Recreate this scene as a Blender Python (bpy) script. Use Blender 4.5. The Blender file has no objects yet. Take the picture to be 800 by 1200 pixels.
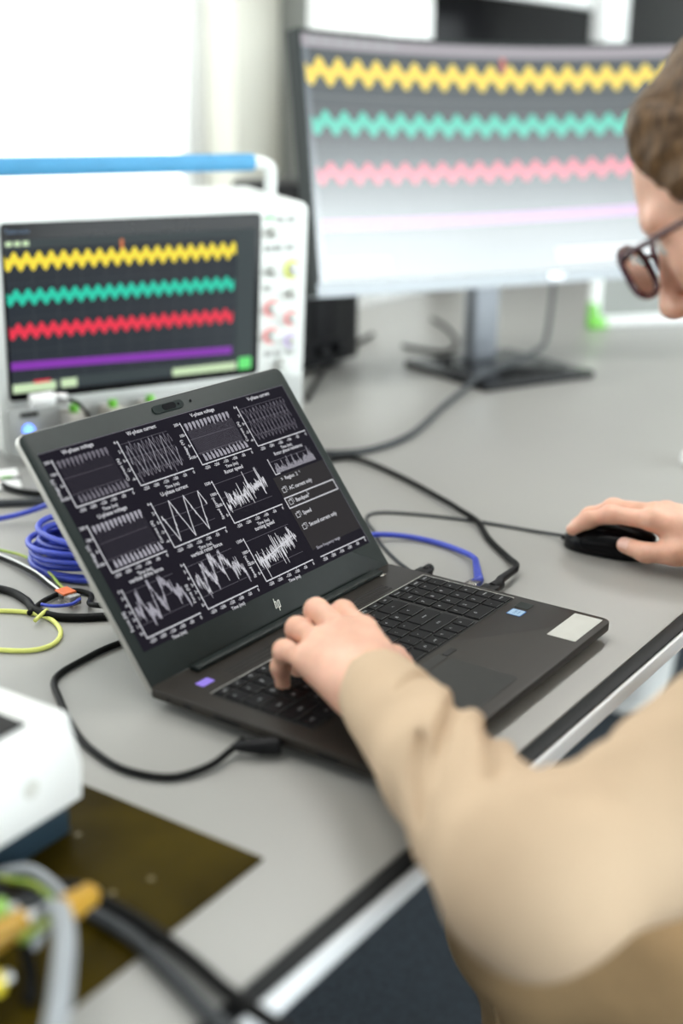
import bpy, bmesh, math, random
import numpy as np
from mathutils import Vector, Matrix
R = math.radians
scene = bpy.context.scene
col = scene.collection

# ------------------------------------------------------------------ camera
# the table top is the plane z = 0, the floor lies at z = -0.74
cam_d = bpy.data.cameras.new('camera')
cam = bpy.data.objects.new('camera', cam_d); col.objects.link(cam)
PIT, ROLL = R(18.4), R(0.67)
Fv = Vector((0, math.cos(PIT), -math.sin(PIT))); Rv = Vector((1, 0, 0)); Uv = Rv.cross(Fv)
Rr = Rv*math.cos(ROLL)+Uv*math.sin(ROLL); Ur = -Rv*math.sin(ROLL)+Uv*math.cos(ROLL)
M = Matrix((Rr, Ur, -Fv)).transposed().to_4x4(); M.translation = (0, 0, .482)
cam.matrix_world = M
cam_d.sensor_fit = 'VERTICAL'; cam_d.sensor_height = 36; cam_d.sensor_width = 24
cam_d.lens = 1470/1200*36
cam_d.clip_start = .02
cam_d.dof.use_dof = True; cam_d.dof.focus_distance = 1.20; cam_d.dof.aperture_fstop = 2.0
scene.camera = cam
# ------------------------------------------------------------------ world and exposure
w = bpy.data.worlds.new('world'); scene.world = w; w.use_nodes = True
w.node_tree.nodes['Background'].inputs[0].default_value = (.93, .97, 1.0, 1)
w.node_tree.nodes['Background'].inputs[1].default_value = .55
scene.view_settings.view_transform = 'Standard'; scene.view_settings.look = 'None'
scene.view_settings.gamma = 1; scene.view_settings.use_curve_mapping = False
scene.view_settings.exposure = -0.30
SCREEN = 1.42           # brightness of the lit screens
FRONT_WINDOW = 12.5      # daylight through the window behind the person
FILL_PANEL = 18.5     # unseen light panels added over the bench
BACK_WINDOW = 2.0       # daylight through the blind behind the bench

# ------------------------------------------------------------------ materials
def mat(name, c, rough=.5, metal=0, spec=.5, noise=0, nscale=30, bump=0, bscale=200, emis=None, estr=1,
        trans=0, sss=0, coat=0, alpha=1, stretch=None, c2=None):
    m = bpy.data.materials.new(name); m.use_nodes = True
    nt = m.node_tree; b = nt.nodes['Principled BSDF']; L = nt.links
    b.inputs['Base Color'].default_value = (*c, 1); b.inputs['Roughness'].default_value = rough
    b.inputs['Metallic'].default_value = metal; b.inputs['Specular IOR Level'].default_value = spec
    b.inputs['Transmission Weight'].default_value = trans
    if coat: b.inputs['Coat Weight'].default_value = coat; b.inputs['Coat Roughness'].default_value = .22
    if sss:
        b.inputs['Subsurface Weight'].default_value = sss
        b.inputs['Subsurface Radius'].default_value = (.012, .004, .002); b.inputs['Subsurface Scale'].default_value = 1
    if alpha < 1: b.inputs['Alpha'].default_value = alpha
    if emis:
        b.inputs['Emission Color'].default_value = (*emis, 1); b.inputs['Emission Strength'].default_value = estr
    tc = nt.nodes.new('ShaderNodeTexCoord'); src = tc.outputs['Object']
    if stretch:
        mp = nt.nodes.new('ShaderNodeMapping'); mp.inputs['Scale'].default_value = stretch
        L.new(src, mp.inputs[0]); src = mp.outputs[0]
    if noise or c2:
        n = nt.nodes.new('ShaderNodeTexNoise'); n.inputs['Scale'].default_value = nscale; n.inputs['Detail'].default_value = 4
        L.new(src, n.inputs['Vector'])
        r = nt.nodes.new('ShaderNodeValToRGB')
        a = [max(0, v*(1-noise)) for v in c]; z = [min(1, v*(1+noise)) for v in (c2 or c)]
        r.color_ramp.elements[0].color = (*a, 1); r.color_ramp.elements[1].color = (*z, 1)
        r.color_ramp.elements[0].position = .35; r.color_ramp.elements[1].position = .65
        L.new(n.outputs['Fac'], r.inputs[0]); L.new(r.outputs[0], b.inputs['Base Color'])
    if bump:
        n = nt.nodes.new('ShaderNodeTexNoise'); n.inputs['Scale'].default_value = bscale; n.inputs['Detail'].default_value = 3
        L.new(src, n.inputs['Vector'])
        bp = nt.nodes.new('ShaderNodeBump'); bp.inputs['Strength'].default_value = bump; bp.inputs['Distance'].default_value = .002
        L.new(n.outputs['Fac'], bp.inputs['Height']); L.new(bp.outputs[0], b.inputs['Normal'])
    return m
def glow(name, c, s=1, rough=.3, spec=.2):
    return mat(name, (.004, .004, .004), rough, spec=spec, emis=c, estr=s*SCREEN)
MT = dict(
    table=mat('grey_laminate', (.295, .29, .272), .38, noise=.03, nscale=3, bump=.03, bscale=900),
    edge=mat('black_edging', (.010, .011, .012), .45, spec=.15, noise=.1, nscale=40),
    edgewhite=mat('white_edge_profile', (.80, .82, .84), .35, noise=.02, nscale=10),
    white=mat('white_painted_metal', (.80, .81, .80), .4, noise=.02, nscale=8),
    wall=mat('white_wall_paint', (.82, .82, .78), .8, noise=.02, nscale=4, bump=.05, bscale=300),
    ceiling=mat('grey_acoustic_ceiling', (.40, .40, .38), .9, noise=.05, nscale=40),
    farwall=mat('warm_grey_wall_paint', (.42, .41, .39), .85, noise=.03, nscale=4),
    cream=mat('cream_paint', (.72, .71, .63), .6, noise=.02, nscale=5),
    floor=mat('blue_grey_carpet', (.030, .040, .052), .95, noise=.25, nscale=120, bump=.5, bscale=500),
    lapdark=mat('dark_anodised_metal', (.022, .018, .0145), .40, spec=.3, metal=.15, noise=.05, nscale=60),
    bezel=mat('matt_bezel_plastic', (.012, .017, .016), .42, spec=.2, noise=.06, nscale=80),
    silver=mat('silver_aluminium', (.50, .49, .46), .35, metal=.75, noise=.04, nscale=60),
    key=mat('black_key_plastic', (.005, .005, .006), .45, spec=.12, noise=.1, nscale=90),
    keywell=mat('keyboard_well', (.004, .004, .004), .6, noise=.1, nscale=50),
    legend=mat('key_legend_paint', (.55, .56, .58), .5, noise=.02),
    lapline=mat('bright_metal_line', (.75, .74, .70), .3, metal=.7, noise=.02),
    pad=mat('touchpad_surface', (.022, .021, .020), .3, spec=.25, noise=.05, nscale=60),
    grille=mat('speaker_holes', (.006, .006, .006), .7, noise=.1),
    sticker=mat('silver_white_sticker', (.52, .52, .48), .45, noise=.03, nscale=60),
    blueprint=mat('pale_blue_sticker', (.34, .50, .66), .4, noise=.05, nscale=60),
    bluedark=mat('sticker_blue_print', (.02, .12, .35), .4, noise=.05),
    purple=mat('purple_sticker', (.35, .25, .75), .4, noise=.05),
    black=mat('black_plastic', (.008, .008, .009), .4, spec=.15, noise=.1, nscale=50),
    blackgloss=mat('glossy_black_plastic', (.004, .004, .005), .25, spec=.15, noise=.05),
    rubber=mat('black_cable_rubber', (.005, .005, .005), .5, spec=.12, noise=.1, nscale=80),
    greycable=mat('grey_cable_jacket', (.045, .049, .053), .5, spec=.2, noise=.06, nscale=40),
    lightcable=mat('pale_grey_cable_jacket', (.28, .30, .32), .5, noise=.04, nscale=40),
    bluecable=mat('blue_cable_jacket', (.030, .055, .44), .38, noise=.06, nscale=60),
    bluehandle=mat('blue_rubber_grip', (.045, .24, .44), .5, noise=.03, nscale=30),
    yellowwire=mat('pale_yellow_wire', (.62, .65, .16), .45, noise=.05, nscale=60),
    yelgreen=mat('yellow_green_wire', (.40, .45, .06), .45, noise=.1, nscale=60, c2=(.22, .36, .05)),
    yellow=mat('yellow_plastic', (.72, .58, .03), .4, noise=.05, nscale=40),
    amber=mat('amber_plastic', (.46, .26, .03), .4, noise=.08, nscale=40),
    green=mat('bright_green_plastic', (.13, .46, .03), .4, noise=.05, nscale=40),
    clear=mat('clear_connector_plastic', (.85, .80, .76), .12, noise=.02, trans=.9),
    orange=mat('orange_wire_core', (.70, .14, .02), .4, noise=.1, nscale=90),
    board=mat('copper_clad_board', (.026, .017, .0005), .4, spec=.03, noise=.35, nscale=9, c2=(.036, .025, .002)),
    navy=mat('dark_blue_housing', (.020, .038, .055), .4, spec=.25, noise=.1, nscale=30),
    scope=mat('instrument_white_plastic', (.66, .68, .66), .5, noise=.02, nscale=20),
    scopegrey=mat('instrument_grey_plastic', (.40, .41, .40), .45, noise=.03, nscale=20),
    probe=mat('warm_grey_plastic', (.42, .40, .36), .45, noise=.03, nscale=20),
    steel=mat('brushed_steel', (.55, .56, .56), .3, metal=.9, noise=.05, nscale=50),
    stand=mat('satin_grey_stand', (.22, .235, .26), .35, metal=.4, noise=.03, nscale=30),
    darkgrey=mat('dark_grey_panel', (.018, .018, .018), .55, spec=.2, noise=.06, nscale=20),
    midgrey=mat('mid_grey_panel', (.24, .25, .235), .55, noise=.04, nscale=12),
    skin=mat('skin', (.70, .39, .275), .45, noise=.08, nscale=35, bump=.15, bscale=500, sss=.25, c2=(.75, .43, .31)),
    nail=mat('fingernail', (.78, .50, .42), .28, noise=.03, sss=.1),
    lip=mat('lip_skin', (.55, .24, .19), .4, noise=.05, sss=.2),
    eyewhite=mat('eye_white', (.80, .78, .74), .15, noise=.02),
    iris=mat('iris', (.10, .14, .12), .15, noise=.1, nscale=300),
    hair=mat('brown_hair', (.075, .038, .014), .55, spec=.25, noise=.5, nscale=60, bump=.25, bscale=120, stretch=(3, 3, .6), c2=(.11, .062, .028)),
    shirt=mat('beige_cotton', (.54, .395, .265), .85, noise=.03, nscale=25, bump=.25, bscale=900),
    trouser=mat('tan_trouser_twill', (.36, .235, .115), .85, noise=.06, nscale=30, bump=.3, bscale=800),
    seam=mat('brown_stitching', (.14, .09, .04), .8, noise=.1, nscale=200),
    shoe=mat('dark_brown_leather', (.03, .018, .012), .4, noise=.1, nscale=30),
    frame=mat('dark_red_brown_frame', (.05, .012, .02), .25, noise=.1, nscale=60),
    chairgrey=mat('light_grey_upholstery', (.45, .45, .44), .8, noise=.05, nscale=60, bump=.2, bscale=500),
)
lens = bpy.data.materials.new('spectacle_lens'); lens.use_nodes = True
_n = lens.node_tree; _n.nodes.clear()
_o = _n.nodes.new('ShaderNodeOutputMaterial'); _mx = _n.nodes.new('ShaderNodeMixShader'); _t = _n.nodes.new('ShaderNodeBsdfTransparent')
_g = _n.nodes.new('ShaderNodeBsdfGlossy'); _g.inputs['Roughness'].default_value = .03; _f = _n.nodes.new('ShaderNodeFresnel'); _f.inputs[0].default_value = 1.6
_t.inputs[0].default_value = (.9, .93, .9, 1)
_n.links.new(_f.outputs[0], _mx.inputs[0]); _n.links.new(_t.outputs[0], _mx.inputs[1]); _n.links.new(_g.outputs[0], _mx.inputs[2]); _n.links.new(_mx.outputs[0], _o.inputs[0])
MT['lens'] = lens

# ------------------------------------------------------------------ mesh helpers
def catmull(pts, n=8, closed=False):
    P = [Vector(p) for p in pts]; out = []; m = len(P)
    if m == 2: return [P[0].lerp(P[1], i/n) for i in range(n+1)]
    for i in range(m if closed else m-1):
        g = (lambda k: P[k % m]) if closed else (lambda k: P[max(0, min(m-1, k))])
        a, b, c, d = g(i-1), g(i), g(i+1), g(i+2)
        for k in range(n):
            t = k/n
            out.append(.5*((2*b)+(c-a)*t+(2*a-5*b+4*c-d)*t*t+(3*b-a-3*c+d)*t**3))
    if not closed: out.append(P[-1])
    return out
class MB:
    def __init__(s): s.v = []; s.f = []; s.m = []
    def add(s, vs, fs, mi=0, M=None):
        o = len(s.v)
        s.v += [tuple((M @ Vector(v)) if M else v) for v in vs]
        s.f += [tuple(i+o for i in f) for f in fs]; s.m += [mi]*len(fs); return s
    def box(s, a, b, mi=0, bev=0, M=None, seg=2):
        bm = bmesh.new()
        vs = [bm.verts.new((x, y, z)) for x in (a[0], b[0]) for y in (a[1], b[1]) for z in (a[2], b[2])]
        for f in ((0, 1, 3, 2), (4, 6, 7, 5), (0, 4, 5, 1), (2, 3, 7, 6), (0, 2, 6, 4), (1, 5, 7, 3)): bm.faces.new([vs[i] for i in f])
        if bev:
            d = min(abs(b[i]-a[i]) for i in range(3))
            bmesh.ops.bevel(bm, geom=bm.edges[:], offset=min(bev, d*.45), segments=seg, affect='EDGES', profile=.5)
        bm.verts.index_update()
        s.add([v.co[:] for v in bm.verts], [[v.index for v in f.verts] for f in bm.faces], mi, M); bm.free(); return s
    def prism(s, outline, z0, z1, mi=0, bev=0, M=None, seg=2):
        bm = bmesh.new(); n = len(outline)
        lo = [bm.verts.new((x, y, z0)) for x, y in outline]; hi = [bm.verts.new((x, y, z1)) for x, y in outline]
        bm.faces.new(lo[::-1]); bm.faces.new(hi)
        for i in range(n): bm.faces.new((lo[i], lo[(i+1) % n], hi[(i+1) % n], hi[i]))
        bmesh.ops.recalc_face_normals(bm, faces=bm.faces[:])
        if bev:
            ed = [e for e in bm.edges if abs(e.verts[0].co.z-e.verts[1].co.z) < 1e-9]
            bmesh.ops.bevel(bm, geom=ed, offset=bev, segments=seg, affect='EDGES', profile=.5)
        bm.verts.index_update()
        s.add([v.co[:] for v in bm.verts], [[v.index for v in f.verts] for f in bm.faces], mi, M); bm.free(); return s
    def quad(s, a, b, c, d, mi=0): return s.add([a, b, c, d], [(0, 1, 2, 3)], mi)
    def tube(s, pts, r, n=10, mi=0, closed=False, M=None, cap=True):
        P = [Vector(p) for p in pts]; m = len(P); rr = r if isinstance(r, (list, tuple)) else [r]*m
        T = [((P[(i+1) % m] if closed or i < m-1 else P[i])-(P[i-1] if closed or i > 0 else P[i])).normalized() for i in range(m)]
        nrm = T[0].orthogonal().normalized(); vs = []
        for i in range(m):
            nrm = (nrm-T[i]*nrm.dot(T[i])).normalized(); b = T[i].cross(nrm)
            for k in range(n):
                a = 2*math.pi*k/n; vs.append(P[i]+(nrm*math.cos(a)+b*math.sin(a))*rr[i])
        fs = [(i*n+k, i*n+(k+1) % n, ((i+1) % m)*n+(k+1) % n, ((i+1) % m)*n+k) for i in range(m if closed else m-1) for k in range(n)]
        if cap and not closed: fs += [tuple(range(n))[::-1], tuple((m-1)*n+k for k in range(n))]
        return s.add(vs, fs, mi, M)
    def cyl(s, a, b, r, n=24, mi=0, r2=None, M=None, bev=0):
        a, b = Vector(a), Vector(b)
        if bev:
            d = (b-a).normalized(); r2 = r if r2 is None else r2
            return s.tube([a, a+d*bev*.3, a+d*bev, b-d*bev, b-d*bev*.3, b], [r-bev, r-bev*.3, r, r2, r2-bev*.3, r2-bev], n, mi, M=M)
        return s.tube([a, b], [r, r if r2 is None else r2], n, mi, M=M)
    def build(s, name, mats, parent=None, smooth=False, label=None):
        me = bpy.data.meshes.new(name); me.from_pydata(s.v, [], s.f)
        for m in (mats if isinstance(mats, (list, tuple)) else [mats]): me.materials.append(MT[m] if isinstance(m, str) else m)
        me.polygons.foreach_set('material_index', s.m); me.validate(); me.update()
        if smooth:
            me.polygons.foreach_set('use_smooth', [True]*len(me.polygons))
            if smooth != 2:
                try: me.set_sharp_from_angle(angle=R(35))
                except Exception: pass
        o = bpy.data.objects.new(name, me); col.objects.link(o)
        if parent: o.parent = parent
        if label: o['label'] = label
        return o
def rrect(x0, y0, x1, y1, r, n=6):
    out = []
    for cx, cy, a0 in ((x1-r, y1-r, 0), (x0+r, y1-r, 90), (x0+r, y0+r, 180), (x1-r, y0+r, 270)):
        for i in range(n+1):
            a = R(a0+90*i/n); out.append((cx+r*math.cos(a), cy+r*math.sin(a)))
    return out
def tag(o, label=None, cat=None, group=None, kind=None):
    if label: o['label'] = label
    if cat: o['category'] = cat
    if group: o['group'] = group
    if kind: o['kind'] = kind
    return o
def empty(name, loc, rz=0, label=None, cat=None, group=None):
    o = bpy.data.objects.new(name, None); col.objects.link(o); o.location = loc; o.rotation_euler.z = rz; o.empty_display_size = .02
    return tag(o, label, cat, group)
def struct(mb, name, mats, smooth=False):
    o = mb.build(name, mats, smooth=smooth); o['kind'] = 'structure'; return o
def text_mesh(body, size, align='CENTER', bold=False):
    c = bpy.data.curves.new('t', 'FONT'); c.body = body; c.size = size; c.align_x = align; c.align_y = 'CENTER'; c.resolution_u = 2
    if bold: c.offset = size*.02
    o = bpy.data.objects.new('t', c); col.objects.link(o)
    dg = bpy.context.evaluated_depsgraph_get(); dg.update()
    e = o.evaluated_get(dg); me = e.to_mesh()
    vs = [v.co.copy() for v in me.vertices]; fs = [tuple(p.vertices) for p in me.polygons]
    e.to_mesh_clear(); bpy.data.objects.remove(o); bpy.data.curves.remove(c)
    return vs, fs

# ------------------------------------------------------------------ room frame: s along the table edge, d away from it
ang = R(54.8)
TF = Matrix.Translation((.161, .867, 0)) @ Matrix.Rotation(ang, 4, 'Z')
def at(s, d, z=0): return TF @ Vector((s, d, z))
FL = -.74
o = struct(MB().box((-3.5, -3.6, FL-.05), (7.5, 2.6, FL), M=TF), 'floor', 'floor')
o = struct(MB().box((-3.5, -3.6, 2.0), (7.5, 2.6, 2.05), M=TF), 'ceiling', 'ceiling')
# back wall with the window opening s -0.9..1.64, z -0.05..1.6
bw = MB()
bw.box((-3.5, 1.80, FL), (-2.9, 1.95, 2.0), M=TF).box((1.66, 1.80, FL), (7.5, 1.95, 2.0), M=TF)
bw.box((-2.9, 1.80, FL), (1.66, 1.95, -.05), M=TF).box((-2.9, 1.80, 1.6), (1.66, 1.95, 2.0), M=TF)
struct(bw, 'wall_back', 'wall')
MT['blind'] = mat('daylit_roller_blind', (.8, .8, .8), .8, emis=(.94, 1.0, .97), estr=BACK_WINDOW, noise=.01, nscale=3)
wf = MB()
for a, b in (((-2.9, 1.82, -.05), (-2.86, 1.88, 1.6)), ((1.62, 1.82, -.05), (1.66, 1.88, 1.6)), ((-2.9, 1.82, -.05), (1.66, 1.88, -.01)), ((-2.9, 1.82, 1.56), (1.66, 1.88, 1.6))):
    wf.box(a, b, M=TF, bev=.004)
wroot = empty('window_1', at(.38, 1.85, -.05)); wroot['kind'] = 'structure'
wf2 = MB(); Mi = Matrix.Translation(-at(.38, 1.85, -.05))
wf2.v = [tuple(Mi @ Vector(v)) for v in wf.v]; wf2.f = wf.f; wf2.m = wf.m
wf2.build('window_frame', 'white', wroot)
MB().box((-2.86, 1.845, -.01), (1.62, 1.850, 1.56), M=Mi @ TF).build('window_blind', 'blind', wroot)
# right end wall
struct(MB().box((7.0, -3.4, FL), (7.1, 1.8, 2.0), M=TF), 'wall_right', 'wall')
# wall behind the person, long window from table height up to the lowered blind
WZ0, WZ1 = -.10, 1.45
fw = MB()
fw.box((-3.5, -3.4, FL), (7.0, -3.3, WZ0), M=TF).box((-3.5, -3.4, WZ1), (7.0, -3.3, 2.0), M=TF)
fw.box((-3.5, -3.4, WZ0), (-2.5, -3.3, WZ1), M=TF).box((6.0, -3.4, WZ0), (7.0, -3.3, WZ1), M=TF)
struct(fw, 'wall_front', 'farwall')
MT['daylight'] = mat('bright_daylit_glass', (.8, .8, .8), .3, emis=(.90, .98, 1.0), estr=FRONT_WINDOW, noise=.01, nscale=2)
w2 = empty('window_2', at(1.75, -3.35, WZ0)); w2['kind'] = 'structure'; Mi = Matrix.Translation(-at(1.75, -3.35, WZ0)) @ TF
fr = MB()
for k in range(5): fr.box((-2.5+k*2.125-.02, -3.37, WZ0), (-2.5+k*2.125+.02, -3.30, WZ1), M=Mi)
fr.box((-2.5, -3.37, WZ0), (6.0, -3.30, WZ0+.03), M=Mi).box((-2.5, -3.37, WZ1-.03), (6.0, -3.30, WZ1), M=Mi)
fr.build('window_frame', 'white', w2)
MB().box((-2.5, -3.352, WZ0), (6.0, -3.345, WZ1), M=Mi).build('window_pane', 'daylight', w2)
# cream column in front of the window's end
struct(MB().box((1.665, 1.70, FL), (1.87, 1.799, 2.0), M=TF, bev=.01), 'trim_1', 'cream')

MT['lampglow'] = mat('ceiling_lamp_diffuser', (.8, .8, .8), .5, emis=(1.0, .985, .95), estr=FILL_PANEL, noise=.01, nscale=2)  # panels added overhead, out of view, to brighten sleeve and table
for k_, (s_, d_) in enumerate(((-.55, .55), (1.05, .55), (2.7, .55))):
    cl = empty('ceiling_light', at(s_, d_, 1.999), ang, ['white ceiling light panel nearest the left end of the bench', 'white ceiling light panel over the laptop side of the bench', 'white ceiling light panel farthest along the bench'][k_], 'lamp', 'ceiling lights over the bench')
    MB().box((-.62, -.17, -.035), (.62, .17, -.0005), bev=.004).build('lamp_housing', 'white', cl, True)
    MB().box((-.60, -.15, -.038), (.60, .15, -.0352)).build('diffuser', 'lampglow', cl)
# ------------------------------------------------------------------ table
table = empty('table', at(0, 0, FL), ang, 'long grey laminate workbench with black edging and white edge profile', 'table')
DZ = -FL
tt = MB().box((-1.6, .016, DZ-.019), (3.2, 1.335, DZ), bev=.0015); tt.build('tabletop', 'table', table, True)
MB().box((-1.6, .0015, DZ-.0025), (3.2, .0158, DZ-.0005), bev=.001).build('edge_strip', 'edge', table, True, 'black edging strip')
MB().box((-1.6, -.002, DZ-.0185), (3.2, .0155, DZ-.003), bev=.002).build('edge_profile', 'edgewhite', table, True, 'white front edge profile')
for s_ in (-1.4, 1.5, 3.0):
    for d_ in (.30, 1.25):
        MB().box((s_-.03, d_-.03, .03), (s_+.03, d_+.03, DZ-.0195), bev=.004).build('leg', 'white', table, True)
    MB().box((s_-.04, .20, 0), (s_+.04, 1.32, .03), bev=.008).build('foot', 'white', table, True)
MB().box((-1.5, .45, DZ-.075), (3.1, .49, DZ-.0195), bev=.003).build('rail', 'white', table, True)

# ------------------------------------------------------------------ laptop
LW, LD, LL, LT, LA = .36, .25, .238, .018, R(127.12)
lap = empty('laptop', (-.1555, .9315, 0), R(55.19), 'dark grey open laptop showing white measurement plots on its screen', 'laptop')
base = MB()
def rr4(x0, y0, x1, y1, rf, rb, n=6):
    out = []
    for cx, cy, a0, r_ in ((x1-rb, y1-rb, 0, rb), (x0+rb, y1-rb, 90, rb), (x0+rf, y0+rf, 180, rf), (x1-rf, y0+rf, 270, rf)):
        out += [(cx+r_*math.cos(R(a0+90*i/n)), cy+r_*math.sin(R(a0+90*i/n))) for i in range(n+1)]
    return out
def loft(mb, rings, mi=0, M=None):
    n = len(rings[0][0]); vs = [(x, y, z_) for o_, z_ in rings for x, y in o_]
    fs = [(k*n+i, k*n+(i+1) % n, (k+1)*n+(i+1) % n, (k+1)*n+i) for k in range(len(rings)-1) for i in range(n)]
    return mb.add(vs, fs+[tuple(range(n))[::-1], tuple((len(rings)-1)*n+i for i in range(n))], mi, M)
def inset(e): return rr4(e, -LD+e, LW-e, -e*.3, max(.010-e*.5, .004), .003)
loft(base, [(inset(.016), .0035), (inset(.010), .0040), (inset(.0025), .0085), (inset(.0003), .0098), (inset(0), .0110), (inset(0), LT-.0008), (inset(.0004), LT-.0002), (inset(.0010), LT)])
base_o = base.build('base', 'lapdark', lap, True)
for x in (.03, LW-.03):
    for y in (-.03, -LD+.03): MB().cyl((x, y, 0), (x, y, .0038), .008).build('rubber_foot', 'rubber', base_o)
for y0_, y1_ in ((-.045, -.036), (-.095, -.068), (-.19, -.17)): MB().box((-.0004, y0_, .0112), (.001, y1_, .0150), bev=.0004).build('port', 'black', base_o)
MB().cyl((-.0004, -.02, .0132), (.001, -.02, .0132), .0018).build('port', 'black', base_o)
# speaker grille: rows of little slots
g = MB()
for i in range(72):
    for j in range(3): g.box((.06+i*.0034, -.0415+j*.0052, LT-.0002), (.0618+i*.0034, -.0380+j*.0052, LT+.00015))
g.build('speaker_grille', 'grille', base_o)
hb = MB().box((.045, -.013, LT-.001), (LW-.030, -.003, LT+.0042), bev=.0018)
hb.build('hinge_cover', 'bezel', base_o, True)
MB().box((LW-.038, -.016, LT+.0001), (LW-.030, -.0135, LT+.0012), bev=.0004).build('hinge_end', 'silver', base_o, True)
# keyboard
KX0, KX1, KY0, KY1 = .0215, .3505, -.0485, -.1505
kb = MB().prism(rrect(KX0-.001, KY1-.001, KX1+.001, KY0+.001, .003), LT-.0003, LT+.0002)
kb_o = kb.build('keyboard', 'keywell', lap)
ln = MB().box((KX0, KY0+.0012, LT), (KX1+.002, KY0+.0020, LT+.0006)).box((KX1+.0012, KY1, LT), (KX1+.0020, KY0+.0012, LT+.0006))
ln.build('keyboard_trim', 'lapline', kb_o)
U = (KX1-KX0)/19.3
rows = [
 (.66, [('esc', 1), ('F1', 1), ('F2', 1), ('F3', 1), ('F4', 1), ('F5', 1), ('F6', 1), ('F7', 1), ('F8', 1), ('F9', 1), ('F10', 1), ('F11', 1), ('F12', 1), ('ins', 1), ('del', 1), (None, .3), ('home', 1), ('end', 1), ('pgup', 1), ('pgdn', 1)]),
 (1, [(c, 1) for c in '^1234567890']+[('?', 1), ("'", 1), ('<-', 2), (None, .3), ('num', 1), ('/', 1), ('*', 1), ('-', 1)]),
 (1, [('tab', 1.5)]+[(c, 1) for c in 'QWERTZUIOP']+[('+', 1), ('#', 1), ('<', 1.5), (None, .3), ('7', 1), ('8', 1), ('9', 1), ('+', 1)]),
 (1, [('caps', 1.75)]+[(c, 1) for c in 'ASDFGHJKL']+[(';', 1), ('"', 1), ('enter', 2.25), (None, .3), ('4', 1), ('5', 1), ('6', 1), ('+', 1)]),
 (1, [('shift', 2.25)]+[(c, 1) for c in 'YXCVBNM']+[(',', 1), ('.', 1), ('-', 1), ('shift', 2.75), (None, .3), ('1', 1), ('2', 1), ('3', 1), ('enter', 1)]),
 (1, [('ctrl', 1.25), ('fn', 1), ('win', 1), ('alt', 1.25), ('', 5.5), ('alt', 1), ('ctrl', 1), ('<', 1), ('^', 1), ('>', 1), (None, .3), ('0', 2), (',', 1), ('enter', 1)]),
]
RH = (KY0-KY1)/5.66
kmeshes = {}; leg_mb = MB(); kline = MB(); y = KY0; tcache = {}
for rh, ks in rows:
    x = KX0; h = RH*rh
    for t, wu in ks:
        wk = wu*U
        if t is not None:
            kk = (round(wk, 5), round(h, 5))
            a = .0009
            if kk not in kmeshes:
                mb = MB().box((a, -h+a, 0), (wk-a, -a, .0016), bev=.0007, seg=1)
                ko = mb.build('key', 'key', kb_o, True); kmeshes[kk] = ko.data
            else:
                ko = bpy.data.objects.new('key', kmeshes[kk]); col.objects.link(ko); ko.parent = kb_o
            ko.location = (x, y, LT+.0002)
            # highlight put into the colour: thin bright edge on the far side of each key
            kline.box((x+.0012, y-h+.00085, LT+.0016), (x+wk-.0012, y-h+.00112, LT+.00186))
            if t:
                if t not in tcache: tcache[t] = text_mesh(t, .0036 if len(t) > 1 else .0052)
                vs, fs = tcache[t]
                px, py = (x+wk*.5, y-h*.5) if len(t) > 1 else (x+wk*.36, y-h*.42)
                leg_mb.add([(v.x+px, v.y+py, LT+.0019) for v in vs], fs)
        x += wk
    y -= h
leg_mb.build('key_legends', 'legend', kb_o)
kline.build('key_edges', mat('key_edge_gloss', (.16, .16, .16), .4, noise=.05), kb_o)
tp = MB().prism(rrect(.083, -.236, .197, -.170, .003), LT-.0002, LT+.0003)
tp_o = tp.build('touchpad', 'pad', lap)
MB().prism(rrect(.083, -.1675, .197, -.1575, .002), LT-.0002, LT+.0005, bev=.0002).build('touchpad_buttons', 'pad', tp_o)
MB().box((.198, -.166, LT), (.2145, -.160, LT+.0006), bev=.0002).build('nfc_mark', 'grille', base_o)
st = MB().prism(rrect(.2925, -.2430, .3530, -.2150, .0008), LT, LT+.0003); st.build('sticker', 'sticker', base_o, label='blank silver white rectangular sticker')
st = MB().prism(rrect(.3140, -.1765, .3290, -.1615, .0015), LT, LT+.0002, 1).prism(rrect(.3150, -.1755, .3280, -.1625, .0010), LT, LT+.0003, 0)
vs, fs = text_mesh('CORE', .0036); st.add([(v.x+.3215, v.y+-.1680, LT+.00045) for v in vs], fs, 1)
vs, fs = text_mesh('inside', .0030); st.add([(v.x+.3215, v.y+-.1715, LT+.00045) for v in vs], fs, 1)
st.build('sticker', ['blueprint', 'bluedark'], base_o, label='small pale blue square processor sticker')
MB().prism(rrect(.3335, -.1745, .3475, -.1605, .001), LT, LT+.00025).build('fingerprint_reader', 'bezel', base_o)
MB().prism(rrect(.027, -.034, .042, -.025, .001), LT, LT+.0003).build('power_button_light', glow('purple_light', (.35, .25, .9), .8), base_o, label='small glowing purple key')  # purple sticker, its brightness put in as emission
# lid
LM = Matrix.Translation((0, 0, LT+.001)) @ Matrix.Rotation(math.pi-LA, 4, 'X')   # y axis runs up the lid, z out of the screen
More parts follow.
